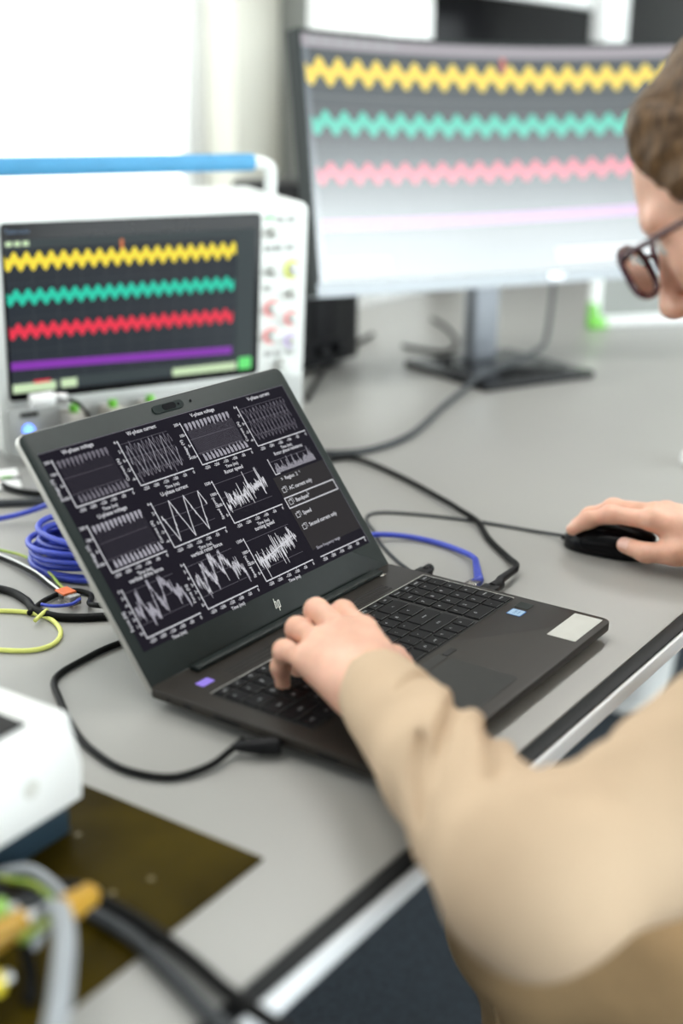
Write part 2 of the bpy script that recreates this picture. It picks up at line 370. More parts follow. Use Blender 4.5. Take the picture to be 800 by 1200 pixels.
# rotate so that local +y -> (0, -cos LA, sin LA)
dv = Vector((0, -math.cos(LA), math.sin(LA))); nv = Vector((0, -math.sin(LA), -math.cos(LA)))
LM = Matrix(((1, 0, 0, 0), (0, dv.y, nv.y, 0), (0, dv.z, nv.z, LT+.0005), (0, 0, 0, 1)))
lid = MB()
def lout(e): return [(x, LL+y) for x, y in rr4(e, -LL-.004+e, LW-e, -e, .0025, .009)]
loft(lid, [(lout(.0015), -.0072), (lout(.0003), -.0064), (lout(0), -.0056), (lout(0), -.0012), (lout(.0003), -.0006)], 0, LM)
lid_o = lid.build('lid', 'silver', lap, True)
bz = loft(MB(), [(lout(.0008), -.0012), (lout(.0008), -.0003), (lout(.0012), 0)], 0, LM)
bz.build('bezel', 'bezel', lid_o, True)
SX0, SX1 = (LW-.3365)/2, (LW+.3365)/2; SY1 = LL-.0208; SY0 = SY1-.1893; SW, SH = SX1-SX0, SY1-SY0
MT['lapscr'] = mat('laptop_display_dark', (.003, .003, .004), .25, emis=(.0085, .006, .0125), estr=1, spec=.06)
MB().add([(SX0, SY0, .0002), (SX1, SY0, .0002), (SX1, SY1, .0002), (SX0, SY1, .0002)], [(0, 1, 2, 3)], M=LM).build('display', 'lapscr', lid_o)
wc = MB().prism(rrect(LW/2-.021, LL-.0145, LW/2+.021, LL-.0065, .0038), .0, .0007, 0, M=LM).prism(rrect(LW/2-.008, LL-.0135, LW/2+.010, LL-.0075, .0025), .0007, .0010, 1, M=LM)
wc.cyl((LW/2+.014, LL-.0105, 0), (LW/2+.014, LL-.0105, .0010), .0012, mi=1, M=LM).cyl((LW/2+.032, LL-.0105, 0), (LW/2+.032, LL-.0105, .0005), .0014, mi=1, M=LM)
wc.build('webcam', ['bezel', 'blackgloss'], lid_o)
for x0, x1 in ((.03, .07), (LW-.07, LW-.03)): MB().cyl((x0, .001, LT-.004), (x1, .001, LT-.004), .0045, 16).build('hinge', 'bezel', lap, True)
# maker's mark: four slanted strokes
lg = MB()
def stroke(pts, t=.0010, z=.0006):
    for (x0, y0), (x1, y1) in zip(pts, pts[1:]):
        dx, dy = x1-x0, y1-y0; l = math.hypot(dx, dy); nx, ny = -dy/l*t/2, dx/l*t/2
        lg.add([(x0-nx, y0-ny, z), (x1-nx, y1-ny, z), (x1+nx, y1+ny, z), (x0+nx, y0+ny, z)], [(0, 1, 2, 3)], M=LM)
ox, oy, q = LW/2-.0035, .0105, .0011
sl = .28
def sp(x, yy): return (ox+x+yy*sl, oy+yy)
stroke([sp(0, 0), sp(0, .0095)]); stroke([sp(0, .0063), sp(.0022, .0063)]); stroke([sp(.0022, .0063), sp(.0022, 0)])
stroke([sp(.0045, .0063), sp(.0045, -.0032)]); stroke([sp(.0045, .0063), sp(.0067, .0063)]); stroke([sp(.0067, .0063), sp(.0067, 0)]); stroke([sp(.0067, 0), sp(.0045, 0)])
lg.build('logo', 'lapline', lid_o)
# ---- plots on the laptop screen
G = MB(); rnd = random.Random(7)
MT['s_hi'] = glow('screen_white', (.62, .62, .66), .9, spec=.06); MT['s_mid'] = glow('screen_grey', (.36, .35, .40), .9, spec=.06)
MT['s_lo'] = glow('screen_dim', (.15, .14, .17), .9, spec=.06); MT['s_faint'] = glow('screen_faint', (.055, .05, .065), .9, spec=.06)
MT['s_panel'] = glow('screen_panel', (.022, .019, .021), .9, spec=.06)
def spt(u, v, z): return (SX0+u*SW, SY1-v*SH, z)
AS = SW/SH
def line(pts, t=.0022, mi=0, z=.0006):
    for (x0, y0), (x1, y1) in zip(pts, pts[1:]):
        dx, dy = (x1-x0)*AS, y1-y0; l = math.hypot(dx, dy) or 1e-9; nx, ny = -dy/l*t/2/AS, dx/l*t/2
        ex, ey = dx/l*t*.3/AS, dy/l*t*.3
        G.add([spt(x0-nx-ex, y0-ny-ey, z), spt(x1-nx+ex, y1-ny+ey, z), spt(x1+nx+ex, y1+ny+ey, z), spt(x0+nx-ex, y0+ny-ey, z)], [(0, 3, 2, 1)], mi, LM)
def rect(x0, y0, x1, y1, mi, z=.0005): G.add([spt(x0, y1, z), spt(x1, y1, z), spt(x1, y0, z), spt(x0, y0, z)], [(0, 1, 2, 3)], mi, LM)
def txt(s, u, v, size, mi=0, rot=0, z=.0007, align='CENTER'):
    vs, fs = text_mesh(s, size, align, True); c, sn = math.cos(rot), math.sin(rot); p = spt(u, v, z)
    G.add([(p[0]+a.x*c-a.y*sn, p[1]+a.x*sn+a.y*c, z) for a in vs], fs, mi, LM)
def axes(x0, y0, x1, y1, title, ylab, yt, xt=('-250', '-200', '-150', '-100', '-50', '0'), grid=3):
    line([(x0, y0), (x0, y1), (x1, y1)], .0058)
    for i in range(grid):
        v = y0+(y1-y0)*(i+.25)/grid; line([(x0, v), (x1-.02, v)], .0016, 2, .00045)
    n = len(yt)
    for i, t in enumerate(yt):
        v = y0+(y1-y0)*(i+.1)/n*1.02; line([(x0-.005, v), (x0, v)], .004); txt(t, x0-.008, v, .0042, 0, align='RIGHT')
    for i, t in enumerate(xt):
        u = x0+.018+(x1-x0-.018)*i/(len(xt)-1)-.005; line([(u+.004, y1), (u+.004, y1+.007)], .0032); txt(t, u, y1+.021, .0042)
    txt('Time (ms)', (x0+x1)/2, y1+.048, .0044)
    txt(title, (x0+x1)/2-.003, y0-.020, .0054)
    txt(ylab, x0-.030, (y0+y1)/2+.02, .0046, 0, math.pi/2)
CX = (.030, .261, .508, .757); CE = (.229, .468, .724, .988)
RY = ((.045, .286), (.380, .620), (.708, .950))
def bars(x0, y0, x1, y1, m1, m2, mid, ncy=12):
    w_ = x1-x0-.02
    for k in range(ncy):
        for j in range(4):
            u = x0+.012+w_*(k+j*.16+.1)/ncy; hh = (.7+.3*math.sin(j+.6))*rnd.uniform(.75, 1.1)*.042
            line([(u, y0+.012), (u, y0+.012+hh)], .0042, m1)
            u2 = u+.5*w_/ncy
            if u2 < x1-.004: line([(u2, y1-.014), (u2, y1-.014-hh)], .0042, m2)
        for j in range(4):
            u = x0+.012+w_*(k+j*.25)/ncy; line([(u, y0+.05), (u, y1-.05)], .0016, mid, .0005)
def tri(x0, y0, x1, y1, ncy, ph, mi, t=.0032, amp=.40, jit=.006):
    n = ncy*2; pts = []; sub = 7
    for k in range(n*sub+1):
        q = k/(n*sub); a = ((q*ncy+ph) % 1); tv = 4*abs(a-.5)-1
        pts.append((x0+.012+(x1-x0-.032)*q, (y0+y1)/2-tv*(y1-y0)*amp+rnd.uniform(-jit, jit)))
    line(pts, t, mi)
    for i, p in enumerate(pts):
        if i % sub < 2 and rnd.random() < .8: line([(p[0], p[1]-.004), (p[0], p[1]+.012)], t*1.5, mi)
def noise_sig(x0, y0, x1, y1, c0, c1, amp, n, mi, t=.0026, spikes=(), seed=1):
    r_ = random.Random(seed); pts = []
    for i in range(n):
        q = i/(n-1); c = c0+(c1-c0)*q; a = amp*(1+1.4*sum(math.exp(-((q-s)/.03)**2) for s in spikes))
        pts.append((x0+.010+(x1-x0-.025)*q, y0+(y1-y0)*min(.98, max(.02, c+r_.gauss(0, a)))))
    line(pts, t, mi)
def walk(x0, y0, x1, y1, knots, amp, n, mi, t, seed):
    r_ = random.Random(seed); pts = []
    for i in range(n):
        q = i/(n-1); f = q*(len(knots)-1); k = min(int(f), len(knots)-2); c = knots[k]+(knots[k+1]-knots[k])*(f-k)
        pts.append((x0+.010+(x1-x0-.02)*q, y0+(y1-y0)*min(1, max(0, c+r_.gauss(0, amp)))))
    line(pts, t, mi)
V = ('200', '100', '0', '-100')
for (c, r_), title, kind in (((0, 0), 'W-phase voltage', 'b1'), ((1, 0), 'W-phase current', 't3'), ((2, 0), 'V-phase voltage', 'b2'), ((3, 0), 'V-phase current', 't3'),
                             ((0, 1), 'U-phase voltage', 'b3'), ((1, 1), 'U-phase current', 't1'), ((2, 1), 'Rotor speed', 'n1'),
                             ((0, 2), 'vertical drive force', 'w1'), ((1, 2), 'vertical rotor force', 'w2'), ((2, 2), 'turning speed', 'n2')):
    x0, x1 = CX[c], CE[c]; y0, y1 = RY[r_]
    axes(x0, y0, x1, y1, title, {'b': 'Voltage (V)', 't': 'Current (A)', 'n': 'Speed (rpm)', 'w': 'Force (N)'}[kind[0]],
         {'b': V, 't': ('4', '2', '0', '-2', '-4'), 'n': ('1500', '1000', '500', '0'), 'w': ('6', '5', '4', '3', '2', '1', '0')}[kind[0]])
    if kind == 'b1': bars(x0, y0, x1, y1, 2, 2, 3)
    if kind == 'b2': bars(x0, y0, x1, y1, 1, 1, 2)
    if kind == 'b3': bars(x0, y0, x1, y1, 1, 1, 3)
    if kind == 't3':
        for ph in (0, .333, .667): tri(x0, y0, x1, y1, 4, ph+c*.1, 2 if ph == 0 else 1 if c == 1 and ph > .5 else 2, .0034)
    if kind == 't1': tri(x0, y0, x1, y1, 3, .15, 0, .0052, .42)
    if kind == 'n1': noise_sig(x0, y0, x1, y1, .62, .36, .085, 210, 0, .0034, (.1, .55, .62, .92), 3)
    if kind == 'n2': noise_sig(x0, y0, x1, y1, .60, .36, .085, 210, 0, .0034, (.08, .5, .6, .9), 5); line([(x0+.02, y0+.145), (x1-.03, y0+.085)], .006)
    if kind == 'w1':
        for sd in (1, 2): walk(x0, y0, x1, y1, (.45, .62, .2, .7, .55, .75, .1, .5, .55, .1, .15, .3, .5, .35, .75), .085, 190, 1, .0030, sd)
    if kind == 'w2':
        for sd in (3, 4): walk(x0, y0, x1, y1, (.45, .35, .8, .2, .35, .6, .15, .1, .45, .1, .2, .55, .4, .5, .7), .10, 190, 1 if sd == 3 else 0, .0024, sd)
# menu panel at the right
rect(.745, .475, .997, .905, 4, .0004)
line([(.764, .372), (.764, .463), (.785, .463)], .0058); txt('Rotor phase resistance', .872, .356, .0050); line([(.764, .39), (.967, .39)], .0016, 2)
for i in range(60):
    u = .775+.19*i/59; hh = .012+.06*abs(math.sin(i*.37))**4*rnd.random()+.018*rnd.random()+(.02 if i > 48 else 0); line([(u, .458), (u, .458-hh)], .0038, 1)
txt('>  Region  2  *', .775, .497, .0054, 0, align='LEFT')
for v_, t in ((.556, 'AC current only'), (.628, 'Bandpass'), (.706, 'Speed'), (.776, 'Second current only')):
    line([(.757, v_-.012), (.772, v_-.012), (.772, v_+.012), (.757, v_+.012), (.757, v_-.012)], .0032); line([(.764, v_-.018), (.779, v_-.018), (.779, v_+.006)], .0028)
    txt(t, .788, v_, .0056, 0, align='LEFT')
line([(.746, .598), (.991, .598), (.991, .657), (.746, .657), (.746, .598)], .0062)
line([(.852, .603), (.852, .625), (.858, .618)], .003)
txt('Show frequency range', .765, .905, .0044, 1, align='LEFT')
line([(.762, .955), (.990, .960)], .0055)
for i in range(6): line([(.775+i*.042, .957), (.775+i*.042, .966)], .0035); txt(str(-250+50*i), .775+i*.042, .977, .0042)
line([(0, .0015), (1, .0015)], .003, 2); line([(.9988, 0), (.9988, 1)], .003, 2)
G.build('screen_graphics', ['s_hi', 's_mid', 's_lo', 's_faint', 's_panel'], lid_o)

# ------------------------------------------------------------------ cables and plugs
def cable(name, pts, r, m, label, cat='cable', n=8, group=None, nn=10):
    P = catmull(pts, n); b = Vector((P[0].x, P[0].y, 0))
    root = MB().tube([p-b for p in P], r, nn).build(name, m, None, 2); root.location = b
    return tag(root, label, cat, group)
z = .0032
c = cable('power_cable', [(-.204+.12, 1.049+.10, z), (-.16, 1.09, z), (-.204, 1.049, z), (-.226, 1.018, z), (-.244, .978, z), (-.232, .938, z), (-.206, .880, z), (-.183, .847, z), (-.157, .824, z), (-.124, .815, z), (-.097, .828, z+.002), (-.082, .848, .008), (-.074, .862, .009)], .0030, 'rubber', 'black cable looping on the table from under the lid to the laptop left side')
pb = MB(); ca, sa = math.cos(R(55.19)), math.sin(R(55.19))
def lapw(x, y, zz=0): return Vector((-.1555+x*ca-y*sa, .9315+x*sa+y*ca, zz))
b0 = Vector(c.location)
p1, p0 = lapw(-.001, -.137, .0095)-b0, Vector((-.080, .852, .0088))-b0
mid = p1.lerp(p0, .5)
pb.tube([p0, p0.lerp(p1, .25), p0.lerp(p1, .55), p0.lerp(p1, .9), p1], [.0032, .0052, .0068, .0070, .0058], 14); pb.build('plug', 'black', c, 2)
# blue network cable to the right side
bl = cable('network_cable', [(.02, 1.250, .004), (.0, 1.30, z), (.03, 1.340, .0072), (.050, 1.347, .0074), (.085, 1.346, z+.001), (.118, 1.322, .004), (.140, 1.285, .007), (.1445, 1.262, .010)], .0032, 'bluecable', 'bright blue network cable plugged in at the laptop right rear side')
b0 = Vector(bl.location)
q0 = lapw(.389, -.0915, .0108); q1 = lapw(.3615, -.0925, .0100)
mb = MB(); mb.tube([Vector((.1445, 1.262, .010))-b0, q0.lerp(q1, .0)-b0, q0.lerp(q1, .35)-b0], [.0034, .0052, .0058], 12)
mb.build('boot', 'bluecable', bl, 2)
mb = MB(); a_ = Matrix.Translation(-b0) @ Matrix.Translation(lapw(0, 0)) @ Matrix.Rotation(R(55.19), 4, 'Z')
mb.box((.3605, -.0990, .0045), (.380, -.0865, .0150), bev=.001, M=a_); mb.build('connector', 'clear', bl, True)
# black video cable to the right side
vc = cable('video_cable', [(-.05, 1.62, z), (-.013, 1.665, z+.001), (.023, 1.665, z+.002), (.078, 1.586, z+.001), (.127, 1.478, .0070), (.142, 1.440, .0078), (.160, 1.400, .0066), (.168, 1.345, z+.001), (.182, 1.284, .005), (.186, 1.250, .010), (.183, 1.232, .011)], .0036, 'rubber', 'thick black cable curving behind the laptop and plugged into its right side')
b0 = Vector(vc.location); mb = MB(); a_ = Matrix.Translation(-b0) @ Matrix.Translation(lapw(0, 0)) @ Matrix.Rotation(R(55.19), 4, 'Z')
mb.box((.3605, -.1210, .0040), (.3800, -.1035, .0150), bev=.0018, M=a_)
mb.tube([a_ @ Vector((.379, -.112, .0095)), a_ @ Vector((.395, -.112, .0100)), a_ @ Vector((.404, -.108, .0108)), Vector((.183, 1.232, .011))-b0], [.0068, .0060, .0045, .0038], 12)
mb.build('plug', 'black', vc, True)
# flat black plug at the rear right corner
us = empty('usb_stick', lapw(.362, -.030), R(55.19), 'flat black dongle sticking out of the laptop rear right corner', 'dongle')
MB().box((-.001, -.0085, .004), (.026, .0075, .0125), bev=.0025).build('housing', 'black', us, True)
MB().cyl((.020, -.0005, .0083), (.034, .001, .0083), .0055, mi=0, bev=.0015).build('end_cap', 'blackgloss', us, True)
# thin mouse cable
cable('mouse_cable', [(.262, 1.351, .006), (.22, 1.383, .002), (.163, 1.412, .0022), (.103, 1.434, .002), (.055, 1.443, .002), (.034, 1.434, .002), (.030, 1.409, .002), (.038, 1.372, .002), (.045, 1.33, .002), (.06, 1.28, .002), (.075, 1.245, .002)], .0019, 'greycable', 'thin dark mouse cable lying across the table behind the laptop')
# grey cable of the monitor, across its foot
cable('monitor_cable', [(.45, 2.72, .20), (.43, 2.60, .10), (.40, 2.46, .030), (.365, 2.36, .024), (.310, 2.262, .0200), (.245, 2.165, .0195), (.205, 2.085, .010), (.165, 1.99, .005), (.105, 1.81, .005), (.05, 1.725, .005), (-.001, 1.695, .005), (-.06, 1.70, .005)], .0048, 'greycable', 'grey cable hanging from the monitor and crossing its square foot')
cable('signal_cable', [(.20, 2.82, .004), (.222, 2.72, .004), (.232, 2.56, .004), (.20, 2.44, .004), (.12, 2.50, .004)], .004, 'rubber', 'black cable lying behind the monitor stand')
cable('signal_cable', [(-.06, 2.02, .005), (-.043, 2.20, .005), (-.02, 2.36, .005), (.02, 2.50, .005), (.06, 2.62, .005)], .0045, 'rubber', 'black cable behind the instrument running toward the dark power supply')
# coil of blue network cable
coil_c = Vector((-.262, 1.262, 0)); rc = random.Random(4); pts = []
tc = catmull([(-.47, 1.365, .006), (-.40, 1.385, .008), (-.352, 1.392, .02), (-.31, 1.375, .045)], 6)
NT = 11
for i in range(NT*14):
    a = 2.1+2*math.pi*i/14; k = i/14
    rr = .056+.010*math.sin(k*2.4)+.004*math.sin(i*.9)+rc.uniform(-.001, .001)
    zz = .005+.0052*((k*1.37) % 8)+.003*math.sin(a*1.0+k)
    pts.append(coil_c+Vector((rr*math.cos(a)*1.05, rr*math.sin(a)*1.0, max(.0045, zz))))
P = tc[:-1]+catmull(pts, 3)
co = MB().tube([p-coil_c for p in P], .0034, 8).build('coiled_network_cable', 'bluecable', None, 2); co.location = coil_c
tag(co, 'coil of blue network cable lying behind the laptop lid', 'cable')
# open ended flat cable with clear plug
jack = empty('network_plug', (-.272, 1.152, 0), R(-28), 'clear modular plug with orange wire cores on a yellow and black lead', 'connector')
jm = Matrix.Rotation(R(-18), 4, 'Z')
MB().box((-.004, -.0065, .003), (.018, .0065, .0125), bev=.0008, M=jm).build('connector_body', 'clear', jack, True)
mb = MB()
for k in range(6): mb.cyl((-.008, -.006+k*.0024, .0130), (.0085, -.006+k*.0024, .0130), .0013, 8, M=jm)
mb.build('wire_cores', 'orange', jack)
mb = MB()
for k in range(8): mb.box((.0120, -.0056+k*.0015, .0090), (.0175, -.0049+k*.0015, .0127), M=jm)
mb.build('contacts', 'lapline', jack)
cable('wire', [(-.42, 1.31, .004), (-.372, 1.290, .004), (-.338, 1.266, .005), (-.305, 1.220, .007), (-.284, 1.180, .008), (-.270, 1.157, .0085)], .0017, 'yelgreen', 'yellow green wire running into the clear modular plug', 'wire')
cable('wire', [(-.42, 1.300, .0035), (-.369, 1.270, .0035), (-.321, 1.220, .006), (-.292, 1.180, .007), (-.271, 1.152, .0075)], .0026, 'rubber', 'black lead running into the clear modular plug', 'wire')
cable('wire', [(-.42, 1.292, .0085), (-.369, 1.2665, .0085), (-.321, 1.2165, .0110), (-.292, 1.176, .0115), (-.272, 1.150, .010)], .0011, 'white', 'thin white wire lying along the black lead to the plug', 'wire')
cable('wire', [(-.42, 1.190, .004), (-.345, 1.178, .004), (-.312, 1.150, .004), (-.296, 1.124, .004), (-.268, 1.108, .004), (-.229, 1.110, .004), (-.18, 1.125, .004)], .0042, 'rubber', 'thick black lead lying in front of the modular plug', 'wire')
cable('wire', [(-.300, 1.117, .004), (-.292, 1.150, .004), (-.272, 1.175, .004), (-.250, 1.166, .0035), (-.246, 1.138, .006), (-.232, 1.121, .011), (-.19, 1.122, .008)], .0028, 'rubber', 'black wire loop beside the clear modular plug', 'wire')
cable('wire', [(-.290, 1.126, .0095), (-.277, 1.121, .0098), (-.262, 1.128, .009), (-.256, 1.142, .009)], .0017, 'bluecable', 'short blue wire bending under the modular plug', 'wire')
cable('wire', [(-.42, 1.112, .0025), (-.365, 1.123, .0025), (-.330, 1.125, .0025), (-.303, 1.122, .0025), (-.279, 1.108, .0025), (-.262, 1.080, .0025), (-.261, 1.052, .0025), (-.276, 1.036, .0025), (-.306, 1.035, .0025), (-.36, 1.045, .0025), (-.42, 1.06, .0025)], .0023, 'yellowwire', 'pale yellow wire loop at the left edge of the table', 'wire')
cable('wire', [(-.283, 1.118, .0068), (-.2855, 1.108, .007), (-.289, 1.094, .006)], .0020, 'yellowwire', 'short cut end of pale yellow wire on the loop', 'wire')
cable('signal_cable', [(-.49, 1.62, .006), (-.445, 1.545, .005), (-.41, 1.505, .005), (-.363, 1.492, .005), (-.30, 1.51, .005)], .0042, 'rubber', 'black cable bending in front of the white instrument', n=8)
cable('signal_cable', [(-.50, 1.440, .005), (-.418, 1.452, .005), (-.357, 1.461, .005), (-.29, 1.46, .005)], .0048, 'greycable', 'dark straight cable passing behind the blue coil', n=8)

# ------------------------------------------------------------------ mouse
ms = empty('computer_mouse', (.300, 1.322, 0), R(150.5), 'black wired mouse under the right hand', 'mouse')
def mouse_mesh():
    mb = MB(); nx, ny = 28, 20; vs = []; Lh, Wh, Hh = .052, .029, .034
    for i in range(nx+1):
        t = i/nx; x = -Lh+2*Lh*t
        wv = Wh*(1-abs(2*t-1)**3.2)**.5*(1-.08*math.sin(math.pi*t)*0); hz = Hh*(1-abs((t-.42)/.62)**2.6)**.6 if abs((t-.42)/.62) < 1 else 0
        hz = max(hz, .004)
        for j in range(ny):
            a = 2*math.pi*j/ny; cy, sz = math.cos(a), math.sin(a)
            yv = wv*abs(cy)**.75*(1 if cy >= 0 else -1); zv = .003+(hz-.003)*(max(0, sz)**.8) if sz > 0 else .003-.0025*min(1, -sz*2)
            vs.append((x, yv, zv))
    fs = [(i*ny+j, i*ny+(j+1) % ny, (i+1)*ny+(j+1) % ny, (i+1)*ny+j) for i in range(nx) for j in range(ny)]
    return mb.add(vs, fs)
mouse_mesh().build('shell', 'blackgloss', ms, 2)
MB().cyl((.028, -.004, .0265), (.028, .004, .0265), .007, 20, bev=.001).build('scroll_wheel', 'rubber', ms, True)
mb = MB().tube([(.010, 0, .0342), (.022, 0, .0318), (.034, 0, .0270), (.044, 0, .0190)], .0006, 6); mb.build('button_gap', 'keywell', ms)
mb = MB().tube([(-.02, .0268, .018), (0, .0288, .017), (.022, .0275, .015)], .0014, 8); mb.build('side_button', 'black', ms, 2)
MB().tube([(.050, 0, .006), (.056, 0, .006)], [.0034, .0024], 10).build('cable_sleeve', 'rubber', ms, 2)

# ------------------------------------------------------------------ oscilloscope
SY = R(31.9); ST = R(-3.7)
Xs = Vector((math.cos(SY), math.sin(SY), 0)); Bs = Vector((-math.sin(SY), math.cos(SY), 0))
Zs = (Vector((0, 0, 1))*math.cos(ST)+Bs*math.sin(ST)); Ns = Xs.cross(Zs)      # Ns points to the viewer
org = Vector((-.441, 1.619, .092))
sc = empty('oscilloscope', (org.x, org.y, 0), 0, 'white bench oscilloscope with large screen of coloured waves behind the laptop', 'oscilloscope')
SM = Matrix((Xs, Zs, Ns)).transposed().to_4x4(); SM.translation = (0, 0, .092)   # x right, y up, z toward the viewer
SWd, SHt = .37, .232
mb = MB().prism(rrect(-.012, -.080, .450, SHt+.013, .014), -.18, 0, 0, bev=.006, M=SM, seg=3); body = mb.build('housing', 'scope', sc, True)
for x in (.03, .40):
    for zz in (-.15, -.03): MB().cyl((x, -.087, zz), (x, -.078, zz), .012, M=SM).build('foot', 'black', sc)
MB().prism(rrect(-.006, -.076, .444, -.008, .008), -.001, .006, 0, bev=.003, M=SM).build('input_panel', 'scopegrey', sc, True)
MB().prism(rrect(0, 0, SWd, SHt, .006), -.002, .004, 0, bev=.001, M=SM).build('screen_bezel', 'blackgloss', sc, True)
MT['scr_sc'] = mat('oscilloscope_display', (.006, .006, .007), .25, emis=(.013, .019, .026), estr=SCREEN, spec=.3)
DX0, DX1, DY0, DY1 = .003, .361, .010, .212
disp = MB().quad((DX0, DY0, .0043), (DX1, DY0, .0043), (DX1, DY1, .0043), (DX0, DY1, .0043)); disp.v = [tuple(SM @ Vector(v)) for v in disp.v]
disp = disp.build('display', 'scr_sc', sc)
for nm, cc, ss in (('w_yellow', (.90, .72, .05), .95), ('w_teal', (.02, .62, .42), .85), ('w_red', (.85, .035, .075), .85), ('w_violet', (.24, .035, .42), .9), ('w_bar', (.035, .048, .052), 1), ('w_badge', (.62, .80, .50), .9), ('w_green', (.15, .8, .2), .9), ('w_orange', (.75, .22, .08), .8), ('w_grid', (.05, .065, .07), 1)):
    MT[nm] = glow(nm, cc, ss, .3)
def waves(mapper, z_, P):
    """P: list of (v0, v1, amp, thick, material, periods) in display fractions"""
    mb = MB()
    for v0, v1, amp, th, mi, per, u0, u1 in P:
        n = int(per*14) if per else 24; vs = []
        for i in range(n+1):
            q = i/n; u = u0+(u1-u0)*q; c = v0+(v1-v0)*q+(amp*math.sin(2*math.pi*per*q) if per else 0)
            vs += [mapper(u, c-th/2, z_), mapper(u, c+th/2, z_)]
        mb.add(vs, [(2*i, 2*i+1, 2*i+3, 2*i+2) for i in range(n)], mi)
    return mb
def smap(u, v, z_): return tuple(SM @ Vector((u*SWd, SHt*(1-v), z_)))
names = ['w_yellow', 'w_teal', 'w_red', 'w_violet', 'w_bar', 'w_badge', 'w_green', 'w_orange', 'w_grid']
wv = waves(smap, .0050, [(.205, .213, .021, .066, 0, 20, .006, .893), (.404, .412, .018, .060, 1, 20.5, .008, .886), (.595, .610, .018, .060, 2, 20.5, .010, .882), (.792, .826, 0, .046, 3, 0, .010, .880)])
def srect(mb, x0, y0, x1, y1, mi, z_=.0047): mb.add([smap(x0, y1, z_), smap(x1, y1, z_), smap(x1, y0, z_), smap(x0, y0, z_)], [(0, 1, 2, 3)], mi)
srect(wv, .008, .088, .975, .135, 4); srect(wv, .90, .135, .975, .90, 4, .0046); srect(wv, .008, .885, .975, .945, 4)
for a, b, c_, d_, m_ in ((.012, .90, .17, .950, 5), (.19, .895, .25, .945, 5), (.09, .885, .15, .905, 2), (.63, .905, .90, .950, 5), (.91, .88, .965, .955, 6), (.428, .11, .440, .165, 7), (.895, .135, .899, .88, 4)): srect(wv, a, b, c_, d_, m_, .0052)
for k in range(1, 8): srect(wv, .01, .135+k*.095, .895, .137+k*.095, 8, .0046)
for k in range(1, 10): srect(wv, .01+k*.09, .135, .0115+k*.09, .88, 8, .0046)
for k in range(6): srect(wv, .012+k*.03, .095, .034+k*.03, .122, 5 if k < 3 else 4, .0049)
wv.build('screen_graphics', names, disp)
# small knobs, keys and lamps on the control column
kn = [(.392, .205, .008, None), (.425, .150, .010, 'yellow'), (.392, .150, .0075, None), (.425, .115, .007, None), (.392, .095, .009, 'red'), (.425, .078, .008, 'red'), (.392, .055, .009, 'red'), (.425, .045, .0075, 'violet'), (.410, .010, .010, None)]
ringm = dict(yellow=glow('ring_yellow', (.8, .9, .1), 1), red=glow('ring_red', (.95, .35, .35), 1), violet=glow('ring_violet', (.7, .6, .95), 1))
for x, y_, r_, rg in kn:
    k_ = MB().cyl((x, y_, .0), (x, y_, .016), r_, 24, r2=r_*.9, bev=.001, M=SM).build('knob', 'scope', sc, True)
    if rg: MB().cyl((x, y_, .0), (x, y_, .0025), r_*1.35, 24, M=SM).build('light_ring', ringm[rg], k_)
for (x, y_, m_) in ((.385, .225, 'w_green'), (.403, .222, 'scopegrey'), (.421, .222, 'scopegrey'), (.385, .182, 'scopegrey'), (.400, .182, 'scopegrey'), (.420, .182, 'scopegrey'), (.385, .125, 'scopegrey'), (.405, .028, 'scopegrey'), (.425, .028, 'scopegrey'), (.388, .028, 'scopegrey')):
    MB().box((x-.006, y_-.004, -.001), (x+.006, y_+.004, .003), bev=.001, M=SM).build('button', m_ if m_ != 'w_green' else glow('pale_green_lamp', (.45, .85, .5), 1), sc, True)
vs, fs = text_mesh('Tektronix', .008, 'LEFT'); MB().add([(v.x+.004, v.y+.222, .0046) for v in vs], fs, M=SM).build('nameplate', glow('blue_white_print', (.18, .28, .42), .8), sc)
MB().cyl((.022, -.040, .004), (.022, -.040, .010), .0075, 20, bev=.001, M=SM).build('power_button', glow('blue_lamp', (.12, .28, 1.0), 3.0), sc, label='glowing blue power button')
mb = MB()
for k in range(2): mb.box((.012, -.022-.0*k, .004), (.036, -.016, .0075), bev=.0005, M=SM)
mb.build('usb_port', 'black', sc)
# carrying handle, rests above the top
hx0, hx1 = .002, .436; top = SHt+.013; hz = -.10; hh = .044
hd = MB().tube(catmull([(hx1+.004, top-.004, hz), (hx1+.004, top+hh*.55, hz), (hx1, top+hh*.85, hz), (hx1-.018, top+hh, hz), (hx1-.045, top+hh, hz)], 6), .0095, 14, M=SM)
hd2 = MB().tube(catmull([(hx0-.004, top-.004, hz), (hx0-.004, top+hh*.55, hz), (hx0, top+hh*.85, hz), (hx0+.018, top+hh, hz), (hx0+.045, top+hh, hz)], 6), .0095, 14, M=SM)
h_o = hd.build('handle_arm', 'scope', sc, 2); hd2.build('handle_arm', 'scope', sc, 2)
MB().cyl((hx0+.026, top+hh, hz), (hx1-.026, top+hh, hz), .0125, 20, bev=.002, M=SM).build('handle_grip', 'bluehandle', h_o, True, 'blue handle grip')
